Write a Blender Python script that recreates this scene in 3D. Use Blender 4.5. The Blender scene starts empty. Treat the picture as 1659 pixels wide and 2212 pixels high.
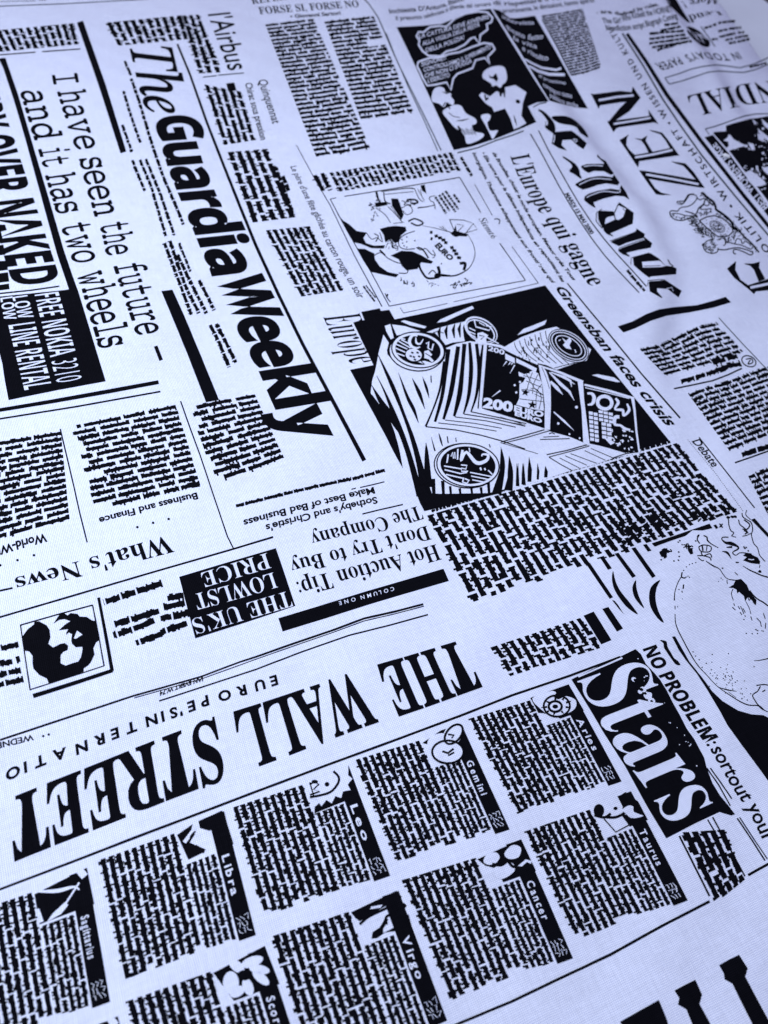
import bpy, math, random
import numpy as np
from mathutils import Matrix, Vector

C = bpy.context.scene.collection
# ---------------------------------------------------------------- camera, light
FPX, PW, PH = 1719.9, 1659.0, 2212.0          # focal length and frame in working pixels
TILT, YAW, ROLL = math.radians(-33.11), math.radians(-57.57), math.radians(-12.72)
R = np.array((Matrix.Rotation(ROLL, 3, 'Z') @ Matrix.Rotation(TILT, 3, 'X') @ Matrix.Rotation(YAW, 3, 'Z')))
def raydir(V):
    V = np.asarray(V, float).reshape(-1, 2)
    d = np.stack([(V[:, 0] - PW / 2) / FPX, -(V[:, 1] - PH / 2) / FPX, -np.ones(len(V))], 1)
    return d @ R                               # = R^T d, world directions
d0 = raydir([(890, 1540)])[0]
CAM = -d0 * 0.205                              # focus point of the cloth at the world origin
cam_d = bpy.data.cameras.new("camera")
cam = bpy.data.objects.new("camera", cam_d)
C.objects.link(cam)
cam_d.sensor_fit = 'HORIZONTAL'
cam_d.sensor_width = 7.34
cam_d.sensor_height = 9.79
cam_d.lens = FPX / PW * 7.34
cam_d.clip_start = 0.005
cam_d.clip_end = 20
M = Matrix([list(r) for r in R.T]).to_4x4()
M.translation = Vector(CAM)
cam.matrix_world = M
cam_d.dof.use_dof = True
cam_d.dof.focus_distance = 0.226
cam_d.dof.aperture_fstop = 4.6
sc = bpy.context.scene
sc.camera = cam
sc.view_settings.view_transform = 'Standard'
sc.view_settings.look = 'None'
sc.view_settings.exposure = 0.07
sc.view_settings.gamma = 1.0
w = bpy.data.worlds.new("World")
sc.world = w
w.use_nodes = True
w.node_tree.nodes['Background'].inputs[0].default_value = (0.57, 0.54, 0.93, 1)
w.node_tree.nodes['Background'].inputs[1].default_value = 0.40
def plane0(V):                                 # picture point -> flat plane z = 0
    d = raydir(V)
    t = -CAM[2] / d[:, 2]
    return (CAM + d * t[:, None])[:, :2]
def to_v(p):                                   # flat plane point -> picture point
    p = np.asarray(p, float).reshape(-1, 2)
    q = np.concatenate([p, np.zeros((len(p), 1))], 1) - CAM
    c = q @ R.T
    return np.stack([PW / 2 + FPX * c[:, 0] / -c[:, 2], PH / 2 - FPX * c[:, 1] / -c[:, 2]], 1)
def area(name, at, z, size, power, col, target=(800, 1000)):
    l = bpy.data.lights.new(name, 'AREA')
    l.energy = power; l.color = col; l.shape = 'RECTANGLE'; l.size = size[0]; l.size_y = size[1]
    o = bpy.data.objects.new(name, l); C.objects.link(o)
    p = plane0([at])[0]
    o.location = (p[0], p[1], z)
    q = plane0([target])[0]
    o.rotation_euler = (Vector((q[0], q[1], 0)) - o.location).to_track_quat('-Z', 'Y').to_euler()
    return o
area("window_light", (-350, 1000), 0.28, (0.30, 0.36), 1.7, (0.74, 0.84, 1.0), (600, 1000))
area("room_light", (200, -900), 0.75, (0.4, 0.4), 4.2, (0.77, 0.78, 1.0))

# ---------------------------------------------------------------- cloth relief
FOLDS = []
def fold(pts, amp, sig):                       # a soft ridge (amp>0) or valley along a line on the cloth
    FOLDS.append((plane0(pts), amp, sig))
def crease(pts, amp, sig, shift):              # a slope facing right: ridge on its left, valley on its right
    p = np.array(pts, float); t = np.gradient(p, axis=0); t /= np.linalg.norm(t, axis=1, keepdims=True)
    n = np.stack([t[:, 1], -t[:, 0]], 1)       # towards the right of a line that runs down
    fold(p - n * shift, amp, sig); fold(p + n * shift, -amp * .9, sig * 1.15)
crease([(1040, -70), (1092, 35), (1130, 100), (1178, 172), (1222, 230), (1280, 297), (1354, 402), (1392, 452), (1422, 506), (1446, 570), (1446, 650), (1430, 740), (1440, 840), (1470, 960)], 0.0023, 0.0058, 15)
crease([(1400, -80), (1450, 12), (1490, 75), (1537, 130), (1580, 200), (1640, 300)], 0.0022, 0.0052, 13)
fold([(790, -40), (830, 90), (880, 260), (960, 420)], 0.0016, 0.012)
fold([(930, -60), (1010, 60), (1090, 160)], -0.0014, 0.010)
fold([(100, -80), (200, 400), (300, 900)], 0.0018, 0.03)
fold([(560, -80), (640, 300), (800, 700)], -0.0014, 0.03)
fold([(-200, 1500), (500, 1400), (1100, 1300), (1500, 1230)], 0.0012, 0.02)
EDGE = plane0([(1540, -12), (1659, 130)])      # the cloth's own edge, top right
EN = np.array([-(EDGE[1] - EDGE[0])[1], (EDGE[1] - EDGE[0])[0]]); EN /= np.linalg.norm(EN)
if EN @ (plane0([(1655, 5)])[0] - EDGE[0]) < 0: EN = -EN
def H(x, y):
    p = np.stack([x, y], 1)
    z = 0.0007 * np.sin(x * 61 + y * 23 + .5) + 0.0006 * np.sin(y * 83 - x * 31 + 1.1) + 0.00018 * np.sin(x * 210 + y * 170) + 0.00012 * np.sin(x * 330 - y * 290 + 2)
    for pts, amp, sig in FOLDS:
        near = ((p > pts.min(0) - 3.2 * sig) & (p < pts.max(0) + 3.2 * sig)).all(1)
        if not near.any(): continue
        z[near] += ridge(p[near], pts, amp, sig)
    e = np.clip((p - EDGE[0]) @ EN + 0.012, 0, 0.03)
    return z - 9.0 * e ** 2
def ridge(p, pts, amp, sig):
        best = np.full(len(p), 1e9); tt = np.zeros(len(p)); n = len(pts) - 1
        for i in range(n):
            a, b = pts[i], pts[i + 1]
            ab = b - a
            t = np.clip(((p - a) @ ab) / (ab @ ab), 0, 1)
            r = p - a - t[:, None] * ab; d = (r * r).sum(1)
            m = d < best
            best[m] = d[m]; tt[m] = (i + t[m]) / n
        return amp * (np.exp(-best / (2 * sig * sig)) - .006) * np.clip(np.minimum(tt, 1 - tt) * 5 + .25, 0, 1)
def P(V, off=0.0):                             # picture point -> point on the relief (+off)
    d = raydir(V)
    z = np.zeros(len(d))
    for _ in range(11):
        t = (z - CAM[2]) / d[:, 2]
        q = CAM + d * t[:, None]
        z += .8 * (H(q[:, 0], q[:, 1]) + off - z)
    t = (z - CAM[2]) / d[:, 2]
    return CAM + d * t[:, None]

# ---------------------------------------------------------------- materials
def weave_mat(name, base, gap_shade, rough, spec, depth, mottle):
    m = bpy.data.materials.new(name); m.use_nodes = True
    nt = m.node_tree; N = nt.nodes; L = nt.links
    b = N['Principled BSDF']
    tc = N.new('ShaderNodeTexCoord')
    def wave(rot, scale):
        mp = N.new('ShaderNodeMapping'); mp.inputs['Rotation'].default_value = (0, 0, rot)
        L.new(tc.outputs['Object'], mp.inputs[0])
        nz = N.new('ShaderNodeTexNoise'); nz.inputs['Scale'].default_value = 160
        L.new(tc.outputs['Object'], nz.inputs['Vector'])
        mx = N.new('ShaderNodeVectorMath'); mx.operation = 'SCALE'; mx.inputs[3].default_value = 0.0006
        L.new(nz.outputs['Color'], mx.inputs[0])
        ad = N.new('ShaderNodeVectorMath'); ad.operation = 'ADD'
        L.new(mp.outputs[0], ad.inputs[0]); L.new(mx.outputs[0], ad.inputs[1])
        wv = N.new('ShaderNodeTexWave'); wv.bands_direction = 'X'; wv.inputs['Scale'].default_value = scale
        L.new(ad.outputs[0], wv.inputs['Vector'])
        return wv.outputs['Fac']
    a = wave(0.0, 2 * math.pi / 20 / 0.00042)
    c = wave(math.pi / 2, 2 * math.pi / 20 / 0.00045)
    mul = N.new('ShaderNodeMath'); mul.operation = 'MULTIPLY'
    L.new(a, mul.inputs[0]); L.new(c, mul.inputs[1])
    # slubs: long thin streaks along both weave directions
    def slub(sx, sy):
        mp = N.new('ShaderNodeMapping'); mp.inputs['Scale'].default_value = (sx, sy, 1)
        L.new(tc.outputs['Object'], mp.inputs[0])
        n = N.new('ShaderNodeTexNoise'); n.inputs['Scale'].default_value = 1; n.inputs['Detail'].default_value = 3
        L.new(mp.outputs[0], n.inputs['Vector'])
        return n.outputs['Fac']
    s1 = slub(180, 1500); s2 = slub(1500, 180)
    sm = N.new('ShaderNodeMath'); sm.operation = 'ADD'; L.new(s1, sm.inputs[0]); L.new(s2, sm.inputs[1])
    r1 = N.new('ShaderNodeMapRange'); r1.inputs[1].default_value = .7; r1.inputs[2].default_value = 1.3
    r1.inputs[3].default_value = 1 - mottle; r1.inputs[4].default_value = 1.0
    L.new(sm.outputs[0], r1.inputs[0])
    mixc = N.new('ShaderNodeMix'); mixc.data_type = 'RGBA'
    mixc.inputs[6].default_value = (*gap_shade, 1); mixc.inputs[7].default_value = (*base, 1)  # darker first colour paints the shade in the gaps between yarns
    r2 = N.new('ShaderNodeMapRange'); r2.inputs[1].default_value = 0; r2.inputs[2].default_value = .35
    L.new(mul.outputs[0], r2.inputs[0]); L.new(r2.outputs[0], mixc.inputs[0])
    vm = N.new('ShaderNodeVectorMath'); vm.operation = 'SCALE'
    L.new(mixc.outputs[2], vm.inputs[0]); L.new(r1.outputs[0], vm.inputs[3])
    L.new(vm.outputs[0], b.inputs['Base Color'])
    hs = N.new('ShaderNodeMath'); hs.operation = 'ADD'; L.new(mul.outputs[0], hs.inputs[0]); L.new(sm.outputs[0], hs.inputs[1])
    bp = N.new('ShaderNodeBump'); bp.inputs['Strength'].default_value = .6; bp.inputs['Distance'].default_value = depth
    L.new(hs.outputs[0], bp.inputs['Height']); L.new(bp.outputs[0], b.inputs['Normal'])
    b.inputs['Roughness'].default_value = rough
    b.inputs['Specular IOR Level'].default_value = spec
    return m
CLOTH = weave_mat("white_cotton", (0.82, 0.84, 0.87), (0.44, 0.48, 0.62), 0.9, 0.15, 0.00006, 0.13)
INK = weave_mat("black_ink_on_cotton", (0.0050, 0.0050, 0.0072), (0.0018, 0.0018, 0.0030), 1.0, 0.03, 0.00005, 0.3)
GREY = weave_mat("thin_grey_ink_on_cotton", (0.07, 0.085, 0.09), (0.03, 0.04, 0.05), 0.8, 0.1, 0.00005, 0.2)

# ---------------------------------------------------------------- print builder
STEP = 0.00003
MAXL = 0.0016
class F:                                       # a measuring frame on the photograph
    def __init__(s, x0, y0, k): s.o = np.array([x0, y0], float); s.k = k
    def __call__(s, t):
        if isinstance(t, str): t = [tuple(map(float, q.split(','))) for q in t.split()]
        return np.asarray(t, float).reshape(-1, 2) * s.k + s.o
    def v(s, a): return np.asarray(a, float) * s.k
def T(c, r): return F(553 * c, 553 * r, 1 / 3)
V1 = F(0, 0, 1)
K = 1659 / 3072
Z1 = F(1550 * K, 0, 800 * K / 1659); Z2 = F(1280 * K, 620 * K, 900 * K / 1659)
Z3 = F(1400 * K, 1120 * K, 700 * K / 1647); Z4 = F(2000 * K, 1120 * K, 720 * K / 1659)
Z5 = F(60 * K, 2400 * K, 420 * K / 1659); Z6 = F(2540 * K, 2040 * K, 532 * K / 1368)
Z7 = F(2650 * K, 380 * K, 422 * K / 1334); Z8 = F(2100 * K, 400 * K, 750 * K / 1659)
Z9 = F(2600 * K, 0, 472 * K / 1659); ZA = F(1950 * K, 20 * K, 410 * K / 1659)

def catmull(p, closed, n=5):
    p = np.asarray(p, float); m = len(p); out = []
    rng = range(m if closed else m - 1)
    for i in rng:
        if closed: a, b, c, d = p[(i - 1) % m], p[i], p[(i + 1) % m], p[(i + 2) % m]
        else: a, b, c, d = p[max(i - 1, 0)], p[i], p[i + 1], p[min(i + 2, m - 1)]
        for k in range(n):
            t = k / n
            out.append(.5 * (2 * b + (c - a) * t + (2 * a - 5 * b + 4 * c - d) * t * t + (3 * b - a - 3 * c + d) * t ** 3))
    if not closed: out.append(p[-1])
    return np.array(out)
def arc(p):
    s = np.concatenate([[0], np.cumsum(np.linalg.norm(np.diff(p, axis=0), axis=1))])
    return s / s[-1]
def along(p, u):                               # points at arc fractions u (extrapolates)
    s = arc(p); u = np.asarray(u, float)
    x = np.stack([np.interp(u, s, p[:, 0]), np.interp(u, s, p[:, 1])], -1)
    L = np.linalg.norm(np.diff(p, axis=0), axis=1).sum()
    d0_ = (p[1] - p[0]) / np.linalg.norm(p[1] - p[0]); d1_ = (p[-1] - p[-2]) / np.linalg.norm(p[-1] - p[-2])
    x = x + np.minimum(u, 0)[..., None] * L * d0_ + np.maximum(u - 1, 0)[..., None] * L * d1_
    return x
from mathutils.geometry import tessellate_polygon
MATS = {'k': 0, 'w': 1, 'g': 2}
class Part:
    def __init__(s, name, label=None, parent=None):
        s.name, s.label, s.parent = name, label, parent
        s.tris = []                            # (V verts, tri index, level, mat)
        PARTS.append(s)
    def add(s, v, t, lv, c):
        if len(t): s.tris.append((np.asarray(v, float), np.asarray(t, int), lv, MATS[c]))
    fat = 0
    def poly(s, p, c='k', lv=None, sm=0):
        if sm: p = catmull(p, True, 4)
        if s.fat and c == 'k': s.line(np.concatenate([p, p[:1]]), s.fat, 'k', lv)   # ink spread
        if lv is None: lv = 0 if c != 'w' else 1
        t = tessellate_polygon([[Vector((a, b, 0)) for a, b in p]])
        s.add(p, t, lv, c); return s
    def line(s, p, wd, c='k', lv=None, sm=0):
        wd = np.atleast_1d(np.asarray(wd, float))
        if len(p) > 1 and len(wd) == 1: wd = np.repeat(wd, len(p))
        if len(wd) != len(p): wd = np.interp(arc(p), np.linspace(0, 1, len(wd)), wd)
        if sm:
            q = catmull(np.column_stack([p, wd]), False, 5); p, wd = q[:, :2], np.maximum(q[:, 2], .1)
        if lv is None: lv = 0 if c != 'w' else 1
        t = np.gradient(p, axis=0) if len(p) > 2 else np.repeat([p[1] - p[0]], 2, 0)
        t /= np.maximum(np.linalg.norm(t, axis=1, keepdims=True), 1e-9)
        n = np.stack([-t[:, 1], t[:, 0]], 1) * wd[:, None] / 2
        m = len(p); v = np.concatenate([p + n, p - n])
        tr = []
        for i in range(m - 1): tr += [(i, i + 1, m + i), (i + 1, m + i + 1, m + i)]
        s.add(v, tr, lv, c); return s
    def disc(s, c0, rx, ry, rot=0, c='k', lv=None, n=28, rim=None):
        a = np.linspace(0, 2 * math.pi, n, endpoint=False); ro = math.radians(rot)
        e = np.stack([rx * np.cos(a), ry * np.sin(a)], 1)
        e = e @ np.array([[math.cos(ro), math.sin(ro)], [-math.sin(ro), math.cos(ro)]])
        p = np.asarray(c0, float).reshape(2) + e
        if rim: return s.line(np.concatenate([p, p[:2]]), rim, c, lv)
        return s.poly(p, c, lv)
    def dots(s, pts, r, c='k', lv=None):
        for q in pts: s.disc(q, r, r, 0, c, lv, 7)
        return s
    def txt(s, body, style, base, up0, up1=None, c='k', lv=None, off=0.0, slant=0.0, space=1.0):
        """Text fitted between the ends of a baseline; up vectors give the cap height."""
        if up1 is None: up1 = up0
        v, t = glyphs(body, style, off, slant, space)
        if lv is None: lv = 0 if c != 'w' else 1
        b0 = plane0(base); u = arc(base)
        ups = np.asarray(up0, float)[None] * (1 - u[:, None]) + np.asarray(up1, float)[None] * u[:, None]
        t0 = plane0(base + ups)
        bb = along(b0, v[:, 0]); sb = arc(b0)
        # the top line shares the parameter of the base line
        tx = np.stack([np.interp(v[:, 0], sb, t0[:, 0]), np.interp(v[:, 0], sb, t0[:, 1])], 1)
        bx = np.stack([np.interp(v[:, 0], sb, b0[:, 0]), np.interp(v[:, 0], sb, b0[:, 1])], 1)
        q = bb + (tx - bx) * v[:, 1:2]
        s.add(to_v(q), t, lv, c); return s
    def col(s, first, last, n, seed=1, wl=(1.3, 5.0), fill=.60, merge=.09, gap=.30, c='k', lv=None, rag=0.0, jag=1.0):
        """n lines of illegible print between the first line and the last line."""
        rnd = random.Random(seed)
        if lv is None: lv = 0 if c != 'w' else 1
        A, B = plane0(first), plane0(last)
        La = np.linalg.norm(np.diff(A, axis=0), axis=1).sum()
        W = np.linalg.norm(along(A, [.5]) - along(B, [.5])); pitch = W / max(n - 1, 1) if n > 1 else La * .05
        if n == 1: B = A
        pu = pitch / La
        for i in range(n):
            sfrac = i / max(n - 1, 1)
            u = rnd.uniform(0, .04) * rag; end = 1 - rnd.random() ** 2 * rag
            while u < end:
                L = rnd.uniform(*wl) * pu
                e = min(u + L, end)
                if e - u > .25 * pu:
                    k = max(2, int((e - u) / (pu * .22)))
                    us = np.linspace(u, e, k + 1)
                    us = np.repeat(us, 2)[1:-1]
                    up = []; dn = []
                    for q in range(k):
                        r1 = rnd.random(); r2 = rnd.random()
                        a = fill / 2 + jag * (.16 if r1 < .25 else (-.04 if r1 > .6 else .02)); b_ = fill / 2 + jag * (.12 if r2 < .15 else (-.05 if r2 > .7 else 0))
                        if rnd.random() < merge: b_ = .62
                        up += [a, a]; dn += [b_, b_]
                    up, dn = np.array(up), np.array(dn)
                    cen = along(A, us) * (1 - sfrac) + along(B, us) * sfrac
                    nn = (along(B, us) - along(A, us)) / max(n - 1, 1) if n > 1 else None
                    if nn is None:
                        tt = along(A, us + .01) - along(A, us); nn = np.stack([-tt[:, 1], tt[:, 0]], 1); nn *= pitch / np.linalg.norm(nn, axis=1, keepdims=True)
                    v = np.concatenate([cen - nn * up[:, None], cen + nn * dn[:, None]]); m = len(us)
                    tr = []
                    for j in range(m - 1): tr += [(j, j + 1, m + j), (j + 1, m + j + 1, m + j)]
                    s.add(to_v(v), tr, lv, c)
                u = e + gap * pu * rnd.uniform(.6, 1.3)
        return s
    def tl(s, p, wd, seed=1, c='k', lv=None, wl=(1.0, 3.2)):
        """one line of small bold print along p, height wd (working px)"""
        rnd = random.Random(seed); p = np.asarray(p); L = np.linalg.norm(np.diff(p, axis=0), axis=1).sum(); u = 0
        if lv is None: lv = 0 if c != 'w' else 1
        while u < .995:
            e = min(1, u + rnd.uniform(*wl) * wd / L)
            k = max(2, int((e - u) * L / (wd * .3)))
            us = np.repeat(np.linspace(u, e, k + 1), 2)[1:-1]
            cen = along(p, us); tt = along(p, np.full(len(us), e)) - along(p, np.full(len(us), u)); tt /= np.linalg.norm(tt, axis=1, keepdims=True) + 1e-9
            nn = np.stack([-tt[:, 1], tt[:, 0]], 1) * wd
            w1 = np.repeat([rnd.choice((.40, .46, .52, .66)) for _ in range(k)], 2)[:, None]; w2 = np.repeat([rnd.choice((.40, .44, .48, .58)) for _ in range(k)], 2)[:, None]
            v = np.concatenate([cen + nn * w1, cen - nn * w2]); m = len(us); tr = []
            for j in range(m - 1): tr += [(j, j + 1, m + j), (j + 1, m + j + 1, m + j)]
            s.add(v, tr, lv, c)
            u = e + .26 * wd / L
        return s
PARTS = []
# lettering comes from Blender's own built-in text font
def _m(t, U, Lo, ex={}):
    return ''.join(ex.get(ch) or (chr(U + ord(ch) - 65) if 'A' <= ch <= 'Z' else chr(Lo + ord(ch) - 97) if 'a' <= ch <= 'z' else ch) for ch in t)
STY = {'sans': lambda t: t, 'serif': lambda t: _m(t, 0x1D400, 0x1D41A), 'ital': lambda t: _m(t, 0x1D434, 0x1D44E, {'h': '\u210e'}),
       'bital': lambda t: _m(t, 0x1D468, 0x1D482), 'heavy': lambda t: _m(t, 0x1D5D4, 0x1D5EE), 'bold': lambda t: t, 'bold_i': lambda t: t,
       'script': lambda t: _m(t, 0x1D4D0, 0x1D4EA), 'slab': lambda t: _m(t, 0x1D670, 0x1D68A), 'light': lambda t: _m(t, 0x1D5A0, 0x1D5BA),
       'sans_i': lambda t: t}
EXTRA = {'bold': .024, 'bold_i': .024}
LEAN = {'bold_i': -.2, 'sans_i': -.2}
_g = {}
def raw(body, off, space):
    c = bpy.data.curves.new('t', 'FONT'); c.body = body; c.size = 1; c.offset = off; c.resolution_u = 3; c.space_character = space
    o = bpy.data.objects.new('t', c)
    me = o.to_mesh()
    v = np.array([q.co[:2] for q in me.vertices]) if len(me.vertices) else np.zeros((0, 2))
    me.calc_loop_triangles()
    t = np.array([tuple(q.vertices) for q in me.loop_triangles])
    o.to_mesh_clear(); bpy.data.objects.remove(o); bpy.data.curves.remove(c)
    return v, t
def one(ch, style, off):
    k = ('c', ch, style, off)
    if k in _g: return _g[k]
    s = STY[style](ch); o = off + EXTRA.get(style, 0)
    v, t = raw(s, o, 1); h1 = raw('H', o, 1)[0]; h2 = raw(s + 'H', o, 1)[0]
    g = (v, t, h2[:, 0].max() - h1[:, 0].max())
    if style == 'slab' and len(v):              # set the typewriter letters proportionally
        g = (v - np.array([v[:, 0].min(), 0]), t, v[:, 0].max() - v[:, 0].min() + .055)
    elif style == 'slab': g = (v, t, .33)
    _g[k] = g; return g
def glyphs(body, style, off, slant, space):
    k = (body, style, off, slant, space)
    if k in _g: return _g[k]
    slant = slant or LEAN.get(style, 0)
    cap = one('H', style, off)[0][:, 1].max()
    V, TT, x, n = [], [], 0.0, 0
    for ch in body:
        v, t, adv = one(ch, style, off)
        if len(t): V.append(v + np.array([x, 0])); TT.append(t + n); n += len(v)
        x += adv * space
    v, t = np.concatenate(V) / cap, np.concatenate(TT)
    if slant: v[:, 0] -= v[:, 1] * slant
    x0, x1 = v[:, 0].min(), v[:, 0].max()
    v[:, 0] = (v[:, 0] - x0) / (x1 - x0)
    _g[k] = (v, t); return _g[k]

# ================================================================ THE PRINT
A0 = T(0, 0); A1 = T(1, 0); A2 = T(2, 0); B0 = T(0, 1); B1 = T(1, 1); B2 = T(2, 1)
C0 = T(0, 2); C1 = T(1, 2); C2 = T(2, 2); D0 = T(0, 3); D1 = T(1, 3); D2 = T(2, 3)
def rules(frame, items, label=None, c='k', parent=None):
    for pts, wd in items:
        Part("rule_line", label, parent).line(frame(pts), frame.v(wd) * 1.28, c)
def column(frame, first, last, n, seed, label=None, **k):
    return Part("text_column", label).col(frame(first), frame(last), n, seed, **k)

# ---- far left: sports headline, phone advert, slab serif headline
rules(A0, [("0,10 230,5", 3), ("250,3 300,0", 3), ("-60,44 0,40 400,25 860,0 960,-6", 5)], c='g')
column(A0, "458,152 495,288", "-60,200 10,335", 12, 11, "short block of smudged print at the upper left", jag=1.2)
rules(A0, [("-20,357 230,338", 6), ("272,335 522,317", 6)])
Part("black_bar", "long black bar beside the slab serif headline").line(A0("518,140 665,560 800,988"), A0.v([42, 45, 40]))
Part("black_bar", "black bar that runs down into the phone advert").poly(A0("-10,378 35,375 120,620 215,945 300,1230 420,1640 505,1885 455,1900 370,1650 165,905 90,650 20,440"))
Part("headline", "condensed bold headline ending OVER NAKED").txt("FURY OVER NAKED", 'heavy', V1("-106,178 -50,357 27,604 31,619"), (92, -10), (100, -12), off=.02)
Part("headline", "cut off bold capitals at the left edge").poly(B0("-40,35 42,30 52,90 -30,100")).poly(B0("-30,115 52,105 60,165 -20,175")).poly(B0("-20,190 58,178 62,215 -15,225")).poly(A0("-30,1500 5,1495 20,1560 -20,1570")).poly(A0("-20,1590 22,1585 35,1650 -10,1655"))
for s_, p, u in [("I", "112,162 116,183", (55, -5)), ("have", "123,198 142,258 165,324", (56, -6)), ("seen", "171,343 187,405 205,469", (57, -7)), ("the", "215,484 231,553", (60, -8)), ("future", "245,575 270,650 296,725", (63, -10)), ("\u2013", "310,757 322,788", (60, -22))]:
    Part("headline", "slab serif word of the two line headline: " + s_ if len(s_) > 2 else None).txt(s_, 'slab', V1(p), u, off=.006)
for s_, p, u in [("and", "43,197 58,248 75,304", (57, -6)), ("it", "82,322 94,362", (58, -7)), ("has", "97,379 109,418 124,463", (59, -8)), ("two", "130,486 160,570", (62, -9)), ("wheels", "167,592 190,670 215,754", (66, -12))]:
    Part("headline", "slab serif word of the two line headline: " + s_).txt(s_, 'slab', V1(p), u, off=.006)
ad = Part("advert_panel", "black panel with white FREE NOKIA 3210 lettering")
ad.poly(B0("-20,264 420,220 500,205 590,500 685,812 360,872 55,934 30,800 15,700 -20,560"))
Part("lettering", None, ad).txt("FREE NOKIA 3210", 'heavy', V1("74,637 98,733 122,828"), (52, -7), (58, -10), 'w', off=-.012)
Part("lettering", None, ad).txt("LOW", 'heavy', V1("26,642 40,689"), (33, -5), c='w', off=-.012)
Part("lettering", None, ad).txt("LINE RENTAL", 'heavy', V1("17,703 52,843"), (58, -8), (60, -9), 'w', off=-.012)
Part("lettering", None, ad).txt("LOW", 'heavy', V1("0,644 9,692"), (27, -4), c='w', off=-.008)
Part("rule_line").line(B0("-20,245 200,222 385,196"), B0.v(10))
Part("rule_line", "thick rule under the phone advert").line(B0("-30,1004 0,998 350,940 700,878 1028,817"), B0.v([24, 26, 28, 26]))
rules(B0, [("-30,1062 0,1055 500,975 1040,878", 9)])

# ---- weekly paper masthead
column(A0, "1160,100 1205,255", "705,145 780,295", 10, 21, "ragged block of print above the weekly masthead", jag=1.3)
column(A0, "1278,95 1415,470", "1195,100 1305,475", 3, 22, jag=1.3)
Part("rule_line", "long black rule beside the weekly masthead").line(V1("383,95 410,160 447,265 483,357 520,450 553,531 600,633 653,742 720,868 787,995"), V1.v([4.5, 6, 7, 7.5, 9.5]))
Part("masthead", "weekly masthead, thin italic The").txt("The", 'ital', V1("281,104 299,180 319,247"), (90, -6), (90, -4), off=.012)
Part("masthead", "heavy sans masthead word Guardia").txt("Guardia", 'heavy', V1("333,252 345,290 364,357 385,412 400,447 419,493 436,535 453,573 461,597"), (94, -6), (102, -12), off=.026, space=.93)
Part("masthead", "heavy sans masthead word Weekly").txt("Weekly", 'heavy', V1("464,601 517,712 563,803 591,868 634,957"), (102, -12), (112, -20), off=.026, space=.93)
sub = Part("caption", "broken lines of small print under the weekly masthead")
for k, (p, wd) in enumerate([("808,395 850,490", 15), ("850,508 905,665 960,850 1010,1010 1060,1150 1130,1310 1190,1455", 17), ("800,590 852,760 910,925", 16), ("793,808 855,985", 16),
        ("945,1030 1040,1260 1130,1525", 17), ("907,1035 980,1210 1075,1530", 17), ("857,1038 938,1238", 17), ("1160,1575 1235,1760", 15), ("1100,1560 1200,1850 1290,2030", 20), ("1065,1575 1170,1850 1240,2040", 20), ("1150,1650 1250,1860 1340,2030", 20), ("1290,1815 1390,2010", 20), ("1362,2105 1425,2230 1485,2380", 22), ("1402,2098 1470,2230 1528,2350", 22)]):
    sub.tl(A0(p), A0.v(wd * 1.2), 30 + k)
Part("black_bar", "broad black bar between the headlines, lower left").poly(B0("1045,227 1118,218 1200,400 1300,640 1420,933 1335,948 1220,650 1130,430"))

# ---- French column right of the masthead
Part("headline", "headline l'Airbus").txt("l'Airbus", 'sans', V1("449,31 464,72 479,112 494,153"), (48, -5), (46, -6), off=.008)
rules(A0, [("1315,500 1405,490", 6), ("1415,487 1580,473", 6)], c='g')
Part("black_square").poly(A0("1465,541 1518,534 1533,586 1480,594"))
column(A0, "1545,590 1640,910", "1340,550 1465,938", 5, 41)
column(V1, "570,322 632,470", "497,328 552,480", 5, 42)
Part("text_column").tl(V1("594,360 614,410 634,466"), 9, 43).tl(V1("611,380 624,412"), 9, 44)
column(V1, "663,489 737,628", "578,497 655,640", 7, 44)
Part("headline", "small condensed subheading Quinquennat").txt("Quinquennat", 'sans', V1("557,173 573,220 589,268"), (20, -2), (18, -3), off=.012)
Part("headline", "small condensed subheading under the square").txt("Chirac sous pression", 'sans', V1("529,180 546,240 563,303"), (15, -2), (15, -3), off=.02)
Part("rule_line").line(V1("640,313 680,387 713,443 766,553 825,662"), V1.v([1.6, 2.4]))
Part("headline", "long French line beside the ball cartoon").txt("Le p\u00e8re d'une f\u00eate g\u00e2ch\u00e9e au carton rouge, un soir", 'sans', V1("627,360 655,420 683,473 706,528 740,587 773,645"), (13, -2), (17, -4), off=.012)
Part("caption").tl(B1("695,195 770,295"), 4, 5).tl(B1("712,190 775,270"), 3, 6)

# ---- Italian column top centre
Part("headline", "cut off serif capitals at the top edge").txt("REFERENDUM", 'serif', V1("545,9 700,-12"), (-4, -14))
Part("headline", "serif headline FORSE SI, FORSE NO").txt("FORSE SI, FORSE NO", 'serif', A1("25,92 350,68 670,45"), A1.v((-14, -46)), A1.v((-12, -44)), off=.004)
Part("caption").txt("\u2022 Giovanni Sartori", 'bold', A1("225,118 550,95"), A1.v((-6, -24)), off=.01)
column(A1, "62,165 220,148 375,128", "385,1003 560,980 735,948", 32, 51, "tall column of Italian print, left", wl=(1.5, 4.5), jag=.9)
column(A1, "445,148 600,130 765,112", "675,762 850,740 1015,712", 23, 52, "shorter column of Italian print, right", wl=(1.5, 4.5), jag=.9)
Part("patch", "small blank notch in the Italian column").poly(A1("712,262 828,245 838,288 728,304"), 'w', 2)
rules(A1, [("690,-20 735,30 790,110 830,200 880,320 935,440 1010,590 1100,770 1200,975", 6), ("842,212 900,360 990,570 1080,760 1178,978", 5)], c='g')
column(A1, "428,1122 480,1235", "380,1135 440,1247", 2, 53)
column(A1, "1255,988 1315,1108", "485,1118 553,1240", 22, 54, "low wide block of upright print above the ball cartoon", wl=(.9, 2.6))
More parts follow.
